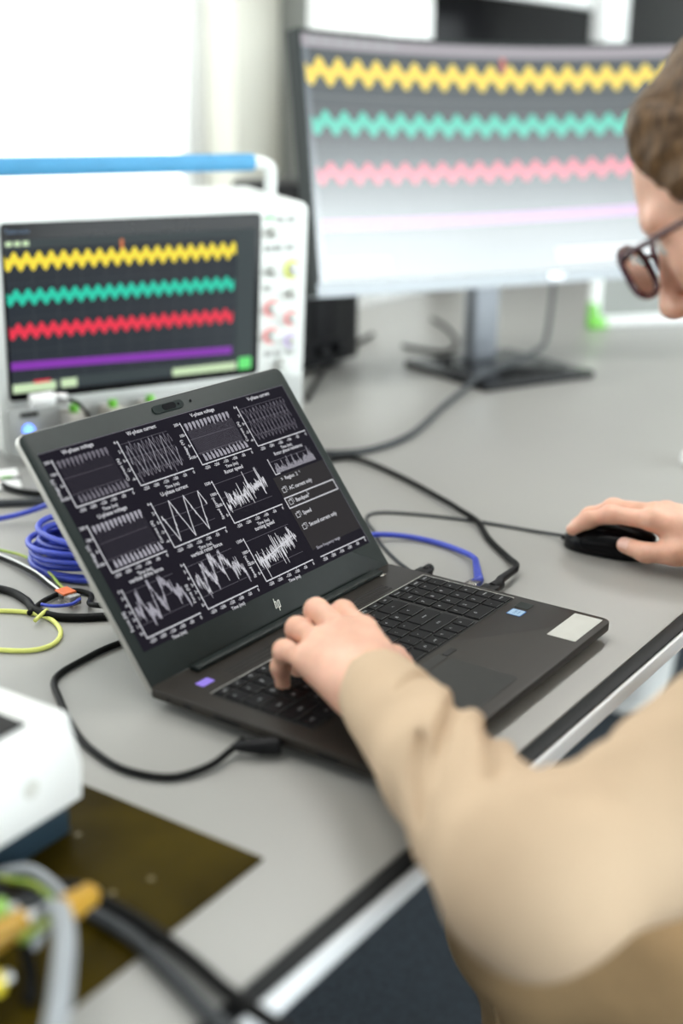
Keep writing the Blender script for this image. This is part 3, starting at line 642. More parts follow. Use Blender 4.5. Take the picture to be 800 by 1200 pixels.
# probe plugs on the inputs
def probe(x, lab, wirept):
    p = SM @ Vector((x, -.035, .006)); loc = Vector((org.x, org.y, 0))+p
    r_ = empty('probe_plug', loc, SY, lab, 'probe plug', 'probe plugs in the oscilloscope inputs')
    MB().box((-.014, -.052, -.016), (.014, -.004, .020), bev=.004).build('connector_box', 'probe', r_, True)
    MB().cyl((-.002, -.030, .016), (-.002, -.030, .030), .0062, 20, bev=.001).build('ring', 'green', r_, True, 'bright green ring')
    MB().tube(catmull([(0, -.050, .002), (0, -.075, -.005), (.005, -.10, -.035), (.01, -.115, -.05)], 6), .0024, 8).build('lead', 'rubber', r_, 2)
for i in range(5):
    probe(.078+i*.055, ['grey probe plug with green ring, nearest the blue power button', 'grey probe plug with green ring, second from the blue power button',
          'grey probe plug, just showing above the laptop lid, third of the row', 'grey probe plug hidden behind the lid, fourth of the row', 'grey probe plug hidden behind the lid, last of the row'][i], None) if i < 3 else None
wp = empty('white_plug', Vector((org.x, org.y, 0))+(SM @ Vector((.040, .006, .026))), SY, 'white cylindrical plug lying above the blue power button', 'plug')
MB().cyl((-.022, -.004, 0), (.010, -.008, .002), .0095, 20, bev=.002).build('plug_body', 'white', wp, True)
MB().cyl((.010, -.008, .002), (.026, -.012, 0), .0078, 20, bev=.001).build('metal_collar', 'steel', wp, True)
MB().tube(catmull([(.024, -.012, 0), (.038, -.020, -.006), (.05, -.04, -.03), (.05, -.06, -.06), (.04, -.075, -.088)], 6), .0026, 8).build('lead', 'rubber', wp, 2)
# white cable tag
ct = empty('cable_tag', (-.436, 1.535, 0), R(25), 'small white paper tag on a cable left of the laptop', 'tag')
Mx = Matrix.Rotation(R(28), 4, 'X')
MB().box((-.030, -.016, .010), (.022, .020, .0112), M=Mx, bev=.0004).box((-.022, -.002, .0113), (-.004, .002, .0116), 1, M=Mx).box((.0, .004, .0113), (.014, .007, .0116), 2, M=Mx).build('paper_flag', ['white', 'w_red', 'green'], ct)
MB().tube([(-.035, 0, .008), (.024, -.002, .008)], .0042, 10).build('cable_stub', 'rubber', ct, 2)

# ------------------------------------------------------------------ curved monitor
MYw, MTl, MR, MW, MH = R(28.5), R(11.3), 1.5, .715, .42
Xm = Vector((math.cos(MYw), math.sin(MYw), 0)); Bm = Vector((-math.sin(MYw), math.cos(MYw), 0)); Zm = Vector((0, 0, 1))*math.cos(MTl)+Bm*math.sin(MTl)
Nm = Xm.cross(Zm)
mo = Vector((.247, 2.258, .159))+Xm*.0375+Nm*.0005; MYw -= .025; MW = .79
Xm = Vector((math.cos(MYw), math.sin(MYw), 0)); Bm = Vector((-math.sin(MYw), math.cos(MYw), 0)); Zm = Vector((0, 0, 1))*math.cos(MTl)+Bm*math.sin(MTl); Nm = Xm.cross(Zm)
mon = empty('monitor', (.285, 2.278, 0), R(32), 'large curved monitor on a black foot showing coloured waves', 'monitor')
Minv = (Matrix.Translation((.285, 2.278, 0)) @ Matrix.Rotation(R(32), 4, 'Z')).inverted()
def arc(s_, h, off):   # s_ along the arc in metres from the centre, h up, off toward the viewer
    t = s_/MR; rr = MR-off
    p = mo+Xm*(rr*math.sin(t))+Nm*(MR-rr*math.cos(t))+Zm*h
    return tuple(Minv @ p)
def arcslab(s0, s1, h0, h1, o0, o1, n=24):
    mb = MB(); vs = []
    for i in range(n+1):
        s_ = s0+(s1-s0)*i/n
        vs += [arc(s_, h0, o0), arc(s_, h1, o0), arc(s_, h1, o1), arc(s_, h0, o1)]
    fs = [(4*i+a, 4*i+(a+1) % 4, 4*i+4+(a+1) % 4, 4*i+4+a) for i in range(n) for a in range(4)]+[(3, 2, 1, 0), (4*n, 4*n+1, 4*n+2, 4*n+3)]
    return mb.add(vs, fs)
arcslab(-MW/2, MW/2, 0, MH, -.022, 0).build('housing', 'darkgrey', mon, True)
bzm = arcslab(-MW/2, MW/2, MH-.005, MH+.001, -.023, .0025)
for a in ((-MW/2-.001, -MW/2+.006, 0, MH), (MW/2-.006, MW/2+.001, 0, MH)):
    t_ = arcslab(a[0], a[1], a[2], a[3], -.023, .0025, 2); bzm.add(t_.v, t_.f)
bzm.build('bezel', 'bezel', mon)
arcslab(-MW/2, MW/2, -.002, .020, -.023, .0030).build('lower_bezel', mat('silver_grey_bezel', (.30, .33, .36), .35, noise=.03), mon, True, 'silver grey lower bezel')
MT['scr_mon'] = mat('monitor_display', (.008, .008, .009), .23, coat=.8, emis=(.014, .022, .028), estr=SCREEN, spec=1.0)
md = MB(); n = 40; s0, s1, h0, h1 = -MW/2+.008, MW/2-.008, .021, MH-.006
md.add([arc(s0+(s1-s0)*i/n, h, .0012) for i in range(n+1) for h in (h0, h1)], [(2*i, 2*i+2, 2*i+3, 2*i+1) for i in range(n)])
md_o = md.build('display', 'scr_mon', mon, 2)
def mmap(u, v, z_): return arc(s0+(s1-s0)*u, h1-(h1-h0)*v, z_)
for nm, cc, ss in (('m_yellow', (.92, .70, .06), .95), ('m_teal', (.04, .62, .45), .85), ('m_red', (.85, .10, .18), .80), ('m_violet', (.45, .10, .50), .7), ('m_bar', (.30, .27, .30), 1), ('m_side', (.10, .12, .14), 1), ('m_orange', (.70, .16, .10), .8), ('m_white', (.33, .34, .35), 1)):
    MT[nm] = mat(nm, (.008, .008, .009), .23, coat=.8, emis=cc, estr=ss*SCREEN, spec=1.0)
mw = waves(mmap, .0020, [(.145, .135, .024, .070, 0, 19, .006, .985), (.350, .345, .021, .062, 1, 19, .012, .985), (.555, .538, .020, .056, 2, 19, .016, .985), (.765, .740, 0, .046, 3, 0, .016, .985)])
def mrect(u0, v0, u1, v1, mi, z_):
    k = max(2, int((u1-u0)*30)); mw.add([mmap(u0+(u1-u0)*i/k, v, z_) for i in range(k+1) for v in (v1, v0)], [(2*i, 2*i+2, 2*i+3, 2*i+1) for i in range(k)], mi)
mrect(0, 0, 1, .052, 4, .0016); mrect(0, .052, .018, 1, 5, .0016); mrect(.535, .052, .548, .115, 6, .0024)
mrect(.02, .24, 1, .245, 5, .0015); mrect(.02, .45, 1, .452, 5, .0015); mrect(.02, .90, .20, .96, 5, .0018); mrect(.66, .90, .98, .96, 7, .0018)
for k in range(7): mrect(.02+k*.035, .012, .045+k*.035, .034, 7, .0020)
mw.build('screen_graphics', ['m_yellow', 'm_teal', 'm_red', 'm_violet', 'm_bar', 'm_side', 'm_orange', 'm_white'], md_o)
MB().add([arc(.105+a, .004+b, .0034) for a, b in ((0, 0), (.03, 0), (.03, .012), (0, .012))], [(0, 1, 2, 3)]).build('power_lamp', glow('white_lamp', (.9, .95, 1), 1.5), mon)
# square foot and pole (local frame turned 32 degrees)
MB().prism(rrect(-.125, -.125, .125, .125, .006), 0, .012, 0, bev=.002).build('foot', 'blackgloss', mon, True)
px = Minv @ Vector((.256, 2.335, 0))
MB().box((px.x-.027, px.y-.018, .012), (px.x+.027, px.y+.018, .30), bev=.002).build('pole', 'stand', mon, True)
MB().box((px.x-.040, px.y-.030, .20), (px.x+.040, px.y-.008, .29), bev=.006).build('mounting_block', 'darkgrey', mon, True)

# ------------------------------------------------------------------ things behind the bench screens
bb = empty('power_supply', at(1.0, .985, 0), ang, 'black bench power supply behind the oscilloscope and monitor', 'power supply')
MB().box((-.03, -.02, .01), (.14, .15, .335), bev=.008).build('housing', 'black', bb, True)
MB().box((-.034, .0, .30), (.104, .02, .32), bev=.004).box((-.01, -.027, .06), (.08, -.018, .29), bev=.003).build('front_panel', 'black', bb, True)
mb = MB()
for k in range(2): mb.cyl((.01+k*.05, -.040, .04), (.01+k*.05, -.018, .04), .009, bev=.002)
mb.build('terminal_row', 'blackgloss', bb, True)
for x in (-.02, .08):
    for y_ in (0, .15): MB().cyl((x, y_, 0), (x, y_, .011), .008).build('foot', 'rubber', bb)
# tall dark locker in the gap, white cabinet beside it, white rack with a dark screen
lk = empty('locker', at(1.83, 1.60, FL), ang, 'tall dark grey green locker between column and white cabinet', 'locker')
MB().box((.01, 0, 0), (.42, .17, 2.3), bev=.004).build('carcass', 'midgrey', lk, True)
MB().box((.02, -.012, .06), (.40, -.001, 2.26), bev=.003).build('door', 'darkgrey', lk, True)
cb = empty('cabinet', at(1.78, 1.37, FL), ang, 'white cabinet standing behind the monitor top left corner', 'cabinet')
MB().box((0, 0, 0), (.23, .20, 1.95), bev=.004).build('carcass', 'white', cb, True)
MB().box((.004, -.016, .06), (.226, -.001, 1.93), bev=.003).build('door', 'white', cb, True)
MB().cyl((.20, -.03, 1.0), (.20, -.03, 1.14), .005).build('handle', 'steel', cb, True)
rk = empty('equipment_rack', at(2.2, 1.16, FL), ang, 'white metal rack frame behind the monitor, in front of a large dark panel', 'rack')
for x in (.355,): MB().box((x-.075, -.045, 1.36), (x+.075, -.001, 2.74), bev=.006).build('post', 'white', rk, True)
MB().box((-.75, .0, 1.445), (.43, .03, 1.60), bev=.004).build('shelf_beam', 'white', rk, True)
MB().box((-.75, -.031, 1.46), (-.69, -.001, 2.74), bev=.004).build('post', 'white', rk, True)
ds = empty('wall_screen', at(2.03, 1.42, FL), ang, 'large black display panel on legs, behind the white rack frame', 'display')
MB().box((.0, 0, 1.02), (3.2, .05, 1.62), bev=.006).build('panel', 'blackgloss', ds, True)
for x in (.2, 3.0): MB().box((x-.03, .0, 0), (x+.03, .05, 1.02), bev=.004).build('leg', 'black', ds, True)
# white framed panel with green corner
fp = empty('framed_panel', (.545, 2.760, .001), R(17), 'white framed grey panel with green corner standing right of the monitor foot', 'panel')
MB().box((0, 0, .0), (.022, .02, .20), bev=.002).box((0, 0, .0), (.42, .02, .022), bev=.002).box((.40, 0, 0), (.422, .02, .20), bev=.002).box((0, 0, .18), (.422, .02, .20), bev=.002).build('frame', 'white', fp, True)
MB().box((.02, .006, .02), (.402, .012, .182)).build('panel_sheet', 'midgrey', fp)
MB().prism([(-.008, -.004), (.040, -.004), (.034, .016), (.016, .026), (.012, .050), (-.008, .056)], -.006, .008, 0, bev=.002, M=Matrix.Rotation(R(90), 4, 'X')).build('corner_cap', 'green', fp, True, 'bright green corner cap')
# white knob at the right edge
wk = empty('cap', (.488, 1.675, 0), 0, 'small white round cap lying at the right frame edge behind the mouse', 'cap')
MB().cyl((0, 0, 0), (0, 0, .018), .020, 28, bev=.004, r2=.018).build('cap_body', 'white', wk, True)
MB().cyl((0, 0, .0175), (0, 0, .022), .007, 20, bev=.001).build('cap_knob', 'white', wk, True)

# ------------------------------------------------------------------ foreground: board, module, leads
bd = empty('circuit_board', (-.049, .716, 0), math.atan2(-.159, -.105), 'flat brown olive copper board lying at the lower left of the table', 'board')
MB().box((0, -.30, 0), (.32, 0, .0020), bev=.0004).build('board_sheet', 'board', bd)
mb = MB()
for x, y_ in ((.06, -.045), (.085, -.055), (.11, -.06), (.05, -.12)): mb.cyl((x, y_, .0018), (x, y_, .0024), .0022, 12)
mb.build('solder_dot', mat('dull_brass_dot', (.16, .12, .04), .4, noise=.1), bd)
md_ = empty('terminal_box', (-.172, .744, .002), math.atan2(-.84, -.54), 'white terminal box with dark blue base and yellow sockets on the brown board', 'terminal box')
# local x runs along -E (toward the viewer), local -y runs away from the table edge
Mprof = Matrix(((1, 0, 0, 0), (0, 0, 1, 0), (0, 1, 0, 0), (0, 0, 0, 1)))      # outline (x, z) extruded along y
prof = [(.001, .027), (-.001, .052), (.009, .094), (.21, .094), (.21, .027)]
MB().prism(prof, -.11, 0, 0, bev=.002, M=Mprof).build('cover', 'white', md_, True)
MB().box((.006, -.104, 0), (.20, -.008, .0268), bev=.002).build('base_housing', 'navy', md_, True)
MB().box((.036, -.100, .0942), (.20, -.010, .0965), bev=.001).build('socket_panel', 'darkgrey', md_, True)
for x in (.046, .082, .118): MB().cyl((x, -.055, .0965), (x, -.055, .112), .0085, 20, bev=.001).build('socket', 'yellow', md_, True, 'yellow socket')
MB().cyl((.046, .0, .056), (.046, .0012, .056), .0065, 20).build('faint_button', mat('off_white_button', (.62, .62, .58), .5, noise=.02), md_)
def fore(name, pts, r, m, lab, **k): return cable(name, pts, r, m, lab, **k)
fore('thick_cable', [(-.196, .640, .020), (-.178, .660, .016), (-.160, .668, .010), (-.141, .656, .0078), (-.113, .634, .0072), (-.083, .604, .0072), (-.061, .579, .0072), (-.042, .561, .0075), (-.020, .541, .004), (.0, .520, -.03), (.01, .50, -.12)], .0046, 'rubber', 'black thick cable crossing the brown board to the table edge, upper strand')
fore('thick_cable', [(-.205, .628, .020), (-.184, .648, .016), (-.165, .655, .010), (-.142, .642, .0078), (-.118, .622, .0072), (-.092, .591, .0072), (-.073, .566, .0072), (-.057, .547, .0075), (-.037, .527, .004), (-.018, .505, -.03), (-.012, .49, -.12)], .0048, 'greycable', 'dark grey thick cable crossing the brown board to the table edge, lower strand')
fore('pale_cable', [(-.178, .612, .012), (-.168, .610, .032), (-.156, .598, .045), (-.148, .575, .048), (-.143, .548, .047), (-.139, .502, .040), (-.15, .45, .010)], .0062, 'lightcable', 'pale grey cable arching over the brown board in the lower left corner')
fore('pale_cable', [(-.230, .666, .010), (-.212, .670, .018), (-.192, .668, .023), (-.176, .658, .021), (-.163, .645, .017)], .0040, 'lightcable', 'small pale grey cable arch in front of the dark blue box base')
fore('signal_cable', [(-.24, .630, .0095), (-.214, .640, .034), (-.200, .628, .038), (-.185, .610, .030), (-.172, .588, .012), (-.168, .568, .0072)], .0042, 'rubber', 'black cable loop among the yellow plugs in the lower left corner')
fore('earth_wire', [(-.25, .655, .012), (-.222, .668, .018), (-.202, .662, .020), (-.182, .650, .024), (-.166, .630, .026)], .0020, 'yelgreen', 'yellow green wire curving toward the amber plug')
def banana(loc, rz, tilt, lab, m='amber'):
    r_ = empty('banana_plug', loc, rz, lab, 'plug', 'banana plugs over the brown board')
    Mx = Matrix.Translation((0, 0, .012)) @ Matrix.Rotation(tilt, 4, 'Y')
    MB().cyl((-.020, 0, 0), (.012, 0, 0), .0075, 18, bev=.0015, M=Mx).cyl((-.012, 0, 0), (-.006, 0, 0), .0086, 18, M=Mx).build('sleeve', m, r_, True)
    MB().cyl((.012, 0, 0), (.018, 0, 0), .0035, 14, bev=.0006, M=Mx).build('tip', 'steel', r_, True)
    MB().tube(catmull([(-.020, 0, 0), (-.034, .002, -.002), (-.05, .006, -.007)], 5), .0025, 8, M=Mx).build('lead', 'yelgreen', r_, 2)
banana((-.150, .622, .022), R(70), R(15), 'amber banana plug right of the pale grey cable arch')
banana((-.182, .584, .030), R(35), R(-10), 'amber banana plug at the left edge, left of the pale grey cable')
banana((-.192, .560, .010), R(40), R(0), 'yellow banana plug lowest at the left frame edge', 'yellow')
banana((-.196, .592, .034), R(25), R(5), 'light green banana plug lying over the amber one', mat('light_green_plastic', (.22, .42, .06), .4, noise=.05))

# ------------------------------------------------------------------ person, from a signed distance field
import openvdb
class SDF:
    def __init__(s, vs): s.vs = vs; s.p = []
    def cone(s, a, b, ra, rb, k=.01, op='u'):
        a, b = np.array(a, float), np.array(b, float); r = max(ra, rb)
        s.p.append(('c', a, b, ra, rb, k, op, np.minimum(a, b)-r, np.maximum(a, b)+r)); return s
    def ell(s, c_, axes, rad, k=.01, op='u'):
        c_ = np.array(c_, float); A = np.array(axes, float); rad = np.array(rad, float)
        s.p.append(('e', c_, A, rad, None, k, op, c_-rad.max(), c_+rad.max())); return s
    def half(s, c_, n, rad, k=.004):       # cut away the half space beyond plane (c, n) inside a ball
        c_ = np.array(c_, float); n = np.array(n, float); n /= np.linalg.norm(n)
        s.p.append(('h', c_, n, rad, None, k, 'i', c_-rad, c_+rad)); return s
    def run(s, disp=None, B=40):
        vs = s.vs; bg = vs*3
        U_ = [q for q in s.p if q[6] == 'u']
        lo = np.min([q[7] for q in U_], 0)-bg*2; hi = np.max([q[8] for q in U_], 0)+bg*2
        n = np.ceil((hi-lo)/vs).astype(int)
        grid = openvdb.FloatGrid(bg)
        for i in range(0, n[0], B):
            for j in range(0, n[1], B):
                for k_ in range(0, n[2], B):
                    m = np.minimum(B, n-np.array([i, j, k_])); o_ = lo+np.array([i, j, k_])*vs
                    e_ = o_+m*vs
                    L_ = [q for q in s.p if np.all(q[7]-bg-q[5]-.012 <= e_) and np.all(q[8]+bg+q[5]+.012 >= o_)]
                    if not any(q[6] == 'u' for q in L_): continue
                    ax = [o_[t]+np.arange(m[t])*vs for t in range(3)]
                    P_ = np.stack(np.meshgrid(*ax, indexing='ij'), -1).astype(np.float32)
                    d = np.full(P_.shape[:3], 1.0, np.float32)
                    for q in L_:
                        if q[0] == 'c':
                            ab = q[2]-q[1]; t = np.clip(((P_-q[1].astype(np.float32)) @ ab.astype(np.float32))/max(ab @ ab, 1e-12), 0, 1)
                            x_ = np.linalg.norm(P_-(q[1]+t[..., None]*ab), axis=-1)-(q[3]+(q[4]-q[3])*t)
                        elif q[0] == 'e':
                            l_ = (P_-q[1]) @ q[2].T; k0 = np.linalg.norm(l_/q[3], axis=-1); k1 = np.linalg.norm(l_/(q[3]**2), axis=-1)
                            x_ = k0*(k0-1)/np.maximum(k1, 1e-9)
                        else:
                            x_ = (P_-q[1]) @ q[2]
                            inb = np.linalg.norm(P_-q[1], axis=-1) < q[3]
                            d = np.where(inb, np.maximum(d, x_), d); continue
                        kk = q[5]
                        if q[6] == 'u':
                            h = np.clip(.5+.5*(x_-d)/kk, 0, 1); d = x_*(1-h)+d*h-kk*h*(1-h)
                        else:
                            h = np.clip(.5-.5*(d+x_)/kk, 0, 1); d = d*(1-h)-x_*h+kk*h*(1-h)
                    if disp is not None: d = d-disp(P_)
                    d = np.clip(d, -bg, bg)
                    grid.copyFromArray(np.ascontiguousarray(d, dtype=np.float32), ijk=(i, j, k_))
        grid.transform = openvdb.createLinearTransform(voxelSize=vs)
        pts, quads = grid.convertToQuads(0.0)
        return pts+lo, quads[:, ::-1]
def sdf_obj(name, s, m, parent, loc, disp=None, extra=None):
    pts, quads = s.run(disp)
    me = bpy.data.meshes.new(name)
    me.vertices.add(len(pts)); me.vertices.foreach_set('co', (pts-np.array(loc)).astype(np.float32).ravel())
    me.loops.add(len(quads)*4); me.loops.foreach_set('vertex_index', quads.astype(np.int32).ravel())
    me.polygons.add(len(quads)); me.polygons.foreach_set('loop_start', np.arange(0, len(quads)*4, 4, dtype=np.int32))
    me.update(calc_edges=True); me.validate()
    bm = bmesh.new(); bm.from_mesh(me); bmesh.ops.recalc_face_normals(bm, faces=bm.faces[:]); bm.to_mesh(me); bm.free()
    for q in (m if isinstance(m, list) else [m]): me.materials.append(MT[q])
    if extra is not None:
        idx = extra(pts[quads].mean(1)); me.polygons.foreach_set('material_index', idx.astype(np.int32))
    me.polygons.foreach_set('use_smooth', [True]*len(me.polygons)); me.update()
    o_ = bpy.data.objects.new(name, me); col.objects.link(o_); o_.parent = parent
    return o_
A3 = np.array
E3 = A3([math.cos(ang), math.sin(ang), 0]); N3 = A3([-E3[1], E3[0], 0])
pl = A3([.45, .80, FL])
person = empty('person', pl, 0, 'person in beige shirt, tan trousers and glasses, typing on the laptop and holding the mouse', 'person')
Lsh, Rsh = A3([.362, .722, .118]), A3([.565, 1.005, .145])
Lel, Rel = A3([.111, .616, .056]), A3([.640, 1.215, .035])
Lwr, Rwr = A3([.030, .840, .062]), A3([.415, 1.246, .036])
neck0 = A3([.435, .872, .215]); chest = A3([.475, .850, .06]); pelv = A3([.575, .780, -.185])
Lhip, Rhip = pelv-E3*.09, pelv+E3*.09
Lkn, Rkn = A3([.165, .880, -.165]), A3([.430, 1.195, -.170])
Lan, Ran = A3([.270, .800, -.645]), A3([.500, 1.080, -.645])
HC = A3([.309, .917, .421]); yaw, pit = R(145), R(33)
hf = A3([math.cos(yaw)*math.cos(pit), math.sin(yaw)*math.cos(pit), -math.sin(pit)]); hl = A3([-math.sin(yaw), math.cos(yaw), 0]); hu = np.cross(hf, hl)
HA = A3([hf, hl, hu])
def hp(x, y, z): return HC+x*hf+y*hl+z*hu
b = SDF(.0021)
# head
b.ell(hp(-.008, 0, .034), HA, (.098, .076, .090), .02)
b.ell(hp(.030, 0, .010), HA, (.062, .062, .075), .02)
b.ell(hp(.036, 0, -.045), HA, (.050, .055, .062), .025)
b.cone(hp(.068, .012, -.098), hp(.068, -.012, -.098), .016, .016, .03)
for sg in (1, -1):
    b.cone(hp(-.005, .055*sg, -.055), hp(.060, .022*sg, -.095), .014, .014, .03)
    b.cone(hp(.060, .045*sg, -.022), hp(.035, .060*sg, -.015), .012, .012, .02)
    b.cone(hp(.084, .018*sg, .024), hp(.070, .052*sg, .020), .009, .008, .012)
    b.ell(hp(.090, .032*sg, .004), HA, (.012, .015, .011), .010, 's')
    b.ell(hp(.0735, .032*sg, .004), HA, (.0125, .0125, .0125), .002)
    b.cone(hp(.100, .009*sg, -.040), hp(.092, .011*sg, -.041), .007, .006, .005)
    b.ell(hp(-.008, .078*sg, -.008), HA, (.017, .006, .030), .006)
    b.ell(hp(-.010, .083*sg, -.006), HA, (.009, .005, .017), .004, 's')
b.cone(hp(.088, 0, .010), hp(.108, 0, -.036), .007, .0105, .010)
b.cone(hp(.086, .018, -.066), hp(.086, -.018, -.066), .0055, .0055, .006)
b.cone(hp(.084, .015, -.076), hp(.084, -.015, -.076), .006, .006, .006)
b.cone(hp(.094, .015, -.0708), hp(.094, -.015, -.0708), .0012, .0012, .003, 's')
b.cone(hp(-.030, 0, -.045), neck0, .056, .060, .03)
# trunk, arms and legs under the clothes
b.cone(neck0-A3([0, 0, .02]), (Lsh+Rsh)/2-A3([0, 0, .04]), .06, .09, .04)
b.cone(Lsh*.85+Rsh*.15, Rsh*.85+Lsh*.15, .045, .045, .04)
b.cone(chest, pelv, .105, .11, .05)
b.cone(Lsh*.65+Rsh*.35-A3([0, 0, .07]), Rsh*.65+Lsh*.35-A3([0, 0, .07]), .075, .075, .05)
for sh, el, wr in ((Lsh, Lel, Lwr), (Rsh, Rel, Rwr)):
    b.cone(sh, el, .045, .029, .02); b.cone(el, wr*.5+el*.5, .029, .0255, .015); b.cone(wr*.5+el*.5, wr, .0255, .024, .01)
for hipp, kn_, an in ((Lhip, Lkn, Lan), (Rhip, Rkn, Ran)):
    b.cone(hipp, kn_, .070, .050, .04); b.cone(kn_, an, .047, .032, .02); b.cone(an, an+N3*.12-A3([0, 0, .045]), .034, .022, .02)
# hands
nails = []
def hand(wr, fwd, thumbdir, fingers, thumb, up=(0, 0, 1)):
    f = A3(fwd, float); f /= np.linalg.norm(f); u = A3(up, float); u -= u @ f*f; u /= np.linalg.norm(u)
    s_ = A3(thumbdir, float); s_ -= s_ @ f*f; s_ -= s_ @ u*u; s_ /= np.linalg.norm(s_)
    W_ = lambda x, y, z: wr+f*x+s_*y+u*z
    b.cone(W_(-.01, 0, 0), W_(.018, 0, .001), .0235, .0245, .01)
    # palm: four metacarpals plus pads
    base = dict(i=(.084, .027, .004), m=(.088, .008, .0065), r=(.083, -.0115, .0045), p=(.074, -.0290, 0.0))
    for key, (x, y, z) in base.items():
        b.cone(W_(.012, y*.5, .002), W_(x, y, z), .0165, .0118 if key != 'p' else .0108, .014)
    b.cone(W_(.022, .016, -.010), W_(.060, .018, -.010), .0145, .011, .014)
    b.cone(W_(.020, -.014, -.009), W_(.060, -.020, -.009), .014, .011, .014)
    rad = dict(i=(.0100, .0092, .0083, .0072), m=(.0102, .0094, .0084, .0073), r=(.0098, .0090, .0081, .0070), p=(.0088, .0080, .0072, .0062))
    for key, (a1, a2, a3, splay, ls) in fingers.items():
        x, y, z = base[key]; p = W_(x, y, z); ang_ = 0; dy = math.sin(splay); r_ = rad[key]
        for n_, (L_, a_) in enumerate(zip(ls, (a1, a2, a3))):
            ang_ += a_
            d_ = (f*math.cos(splay)+s_*dy)*math.cos(ang_)-u*math.sin(ang_)
            q_ = p+d_*L_
            b.cone(p, q_, r_[n_], r_[n_+1], .0045)
            if n_ < 2: b.cone(q_-d_*.002, q_+d_*.002, r_[n_+1]*1.06, r_[n_+1]*1.06, .004)
            p0_ = p; p = q_
        nn_ = np.cross(d_, np.cross(u, d_)); nn_ = (f*math.sin(ang_)+u*math.cos(ang_))
        nails.append((p-d_*.001, d_, nn_, r_[3]))
    tp_ = [W_(*q_) for q_ in thumb]
    b.cone(tp_[0], tp_[1], .0165, .0128, .016); b.cone(tp_[1], tp_[2], .0125, .0108, .006); b.cone(tp_[2], tp_[3], .0108, .0088, .004)
    d_ = tp_[3]-tp_[2]; d_ /= np.linalg.norm(d_); nn_ = u*.75+s_*.65; nn_ -= nn_ @ d_*d_; nn_ /= np.linalg.norm(nn_)
    nails.append((tp_[3]-d_*.001, d_, nn_, .0095))
hand(Lwr, (-.42, .905, .06), (.91, .42, 0),
     dict(i=(R(6), R(52), R(34), R(2), (.043, .026, .021)), m=(R(4), R(56), R(34), R(0), (.047, .029, .022)),
          r=(R(10), R(58), R(34), R(-3), (.043, .027, .021)), p=(R(14), R(50), R(28), R(-8), (.034, .021, .019))),
     [(.020, .016, -.008), (.048, .038, -.016), (.074, .048, -.024), (.094, .044, -.033)], up=(-.10, -.05, 1))
hand(Rwr, (-.82, .55, .17), (-.57, -.82, 0),
     dict(i=(R(12), R(22), R(14), R(2), (.046, .028, .022)), m=(R(14), R(24), R(14), R(0), (.048, .030, .022)),
          r=(R(24), R(36), R(20), R(-5), (.043, .027, .021)), p=(R(34), R(42), R(24), R(-12), (.034, .021, .019))),
     [(.018, .018, -.008), (.048, .036, -.018), (.078, .040, -.028), (.104, .034, -.031)])
def body_mat(P_):
    i = np.zeros(len(P_), int)
    for p, d_, nn_, r_ in nails:
        v_ = P_-p; a_ = v_ @ d_; n2 = v_ @ nn_; l2 = v_ @ np.cross(d_, nn_)
        i[(a_ > -r_*.75) & (a_ < r_*.95) & (n2 > r_*.55) & (abs(l2) < r_*.72) & (np.linalg.norm(v_, axis=1) < r_*1.8)] = 1
    L_ = (P_-HC) @ HA.T
    i[(abs(L_[:, 2]+.071) < .0105) & (abs(L_[:, 1]) < .021) & (L_[:, 0] > .085)] = 2
    for sg in (1, -1):
        e_ = L_-A3([.0735, .032*sg, .004]); r_ = np.linalg.norm(e_, axis=1)
        i[(r_ < .0131) & (e_[:, 0] > .004) & (abs(e_[:, 2]) < .008)] = 3
        i[(r_ < .0133) & (e_[:, 0] > .0105)] = 4
    return i
sdf_obj('body', b, ['skin', 'nail', 'lip', 'eyewhite', 'iris'], person, pl, extra=body_mat)
# hair
hs = SDF(.0030)
hs.ell(hp(-.014, 0, .040), HA, (.096, .082, .090), .02)
hs.cone(hp(.046, .035, .082), hp(.052, -.03, .082), .019, .019, .02)
hs.cone(hp(.052, .058, .062), hp(.030, .070, .030), .011, .010, .015)
hs.cone(hp(.030, .070, .030), hp(.010, .074, .0), .010, .008, .015)
hs.cone(hp(.052, -.058, .062), hp(.030, -.070, .030), .011, .010, .015)
hs.cone(hp(.030, .066, .060), hp(.040, .060, .080), .014, .014, .02)
hs.cone(hp(.012, .073, .030), hp(-.01, .074, -.02), .010, .006, .02)
hs.cone(hp(.012, -.073, .030), hp(-.01, -.074, -.02), .010, .006, .02)
hs.cone(hp(-.06, .045, -.02), hp(-.06, -.045, -.02), .035, .035, .03)
hs.half(hp(.052, 0, .012), hf*.86-hu*.50, .2)
hs.half(hp(-.02, 0, -.055), -hu+.2*hf, .2)
def hairdisp(P_):
    L_ = (P_-HC) @ HA.T.astype(np.float32); a_ = np.arctan2(L_[..., 1], L_[..., 2]+.02)
    return .0008*np.sin(a_*34+L_[..., 0]*60+3*np.sin(L_[..., 0]*45))+.0006*np.sin(a_*71+L_[..., 0]*140)
sdf_obj('hair', hs, 'hair', person, pl, disp=hairdisp)
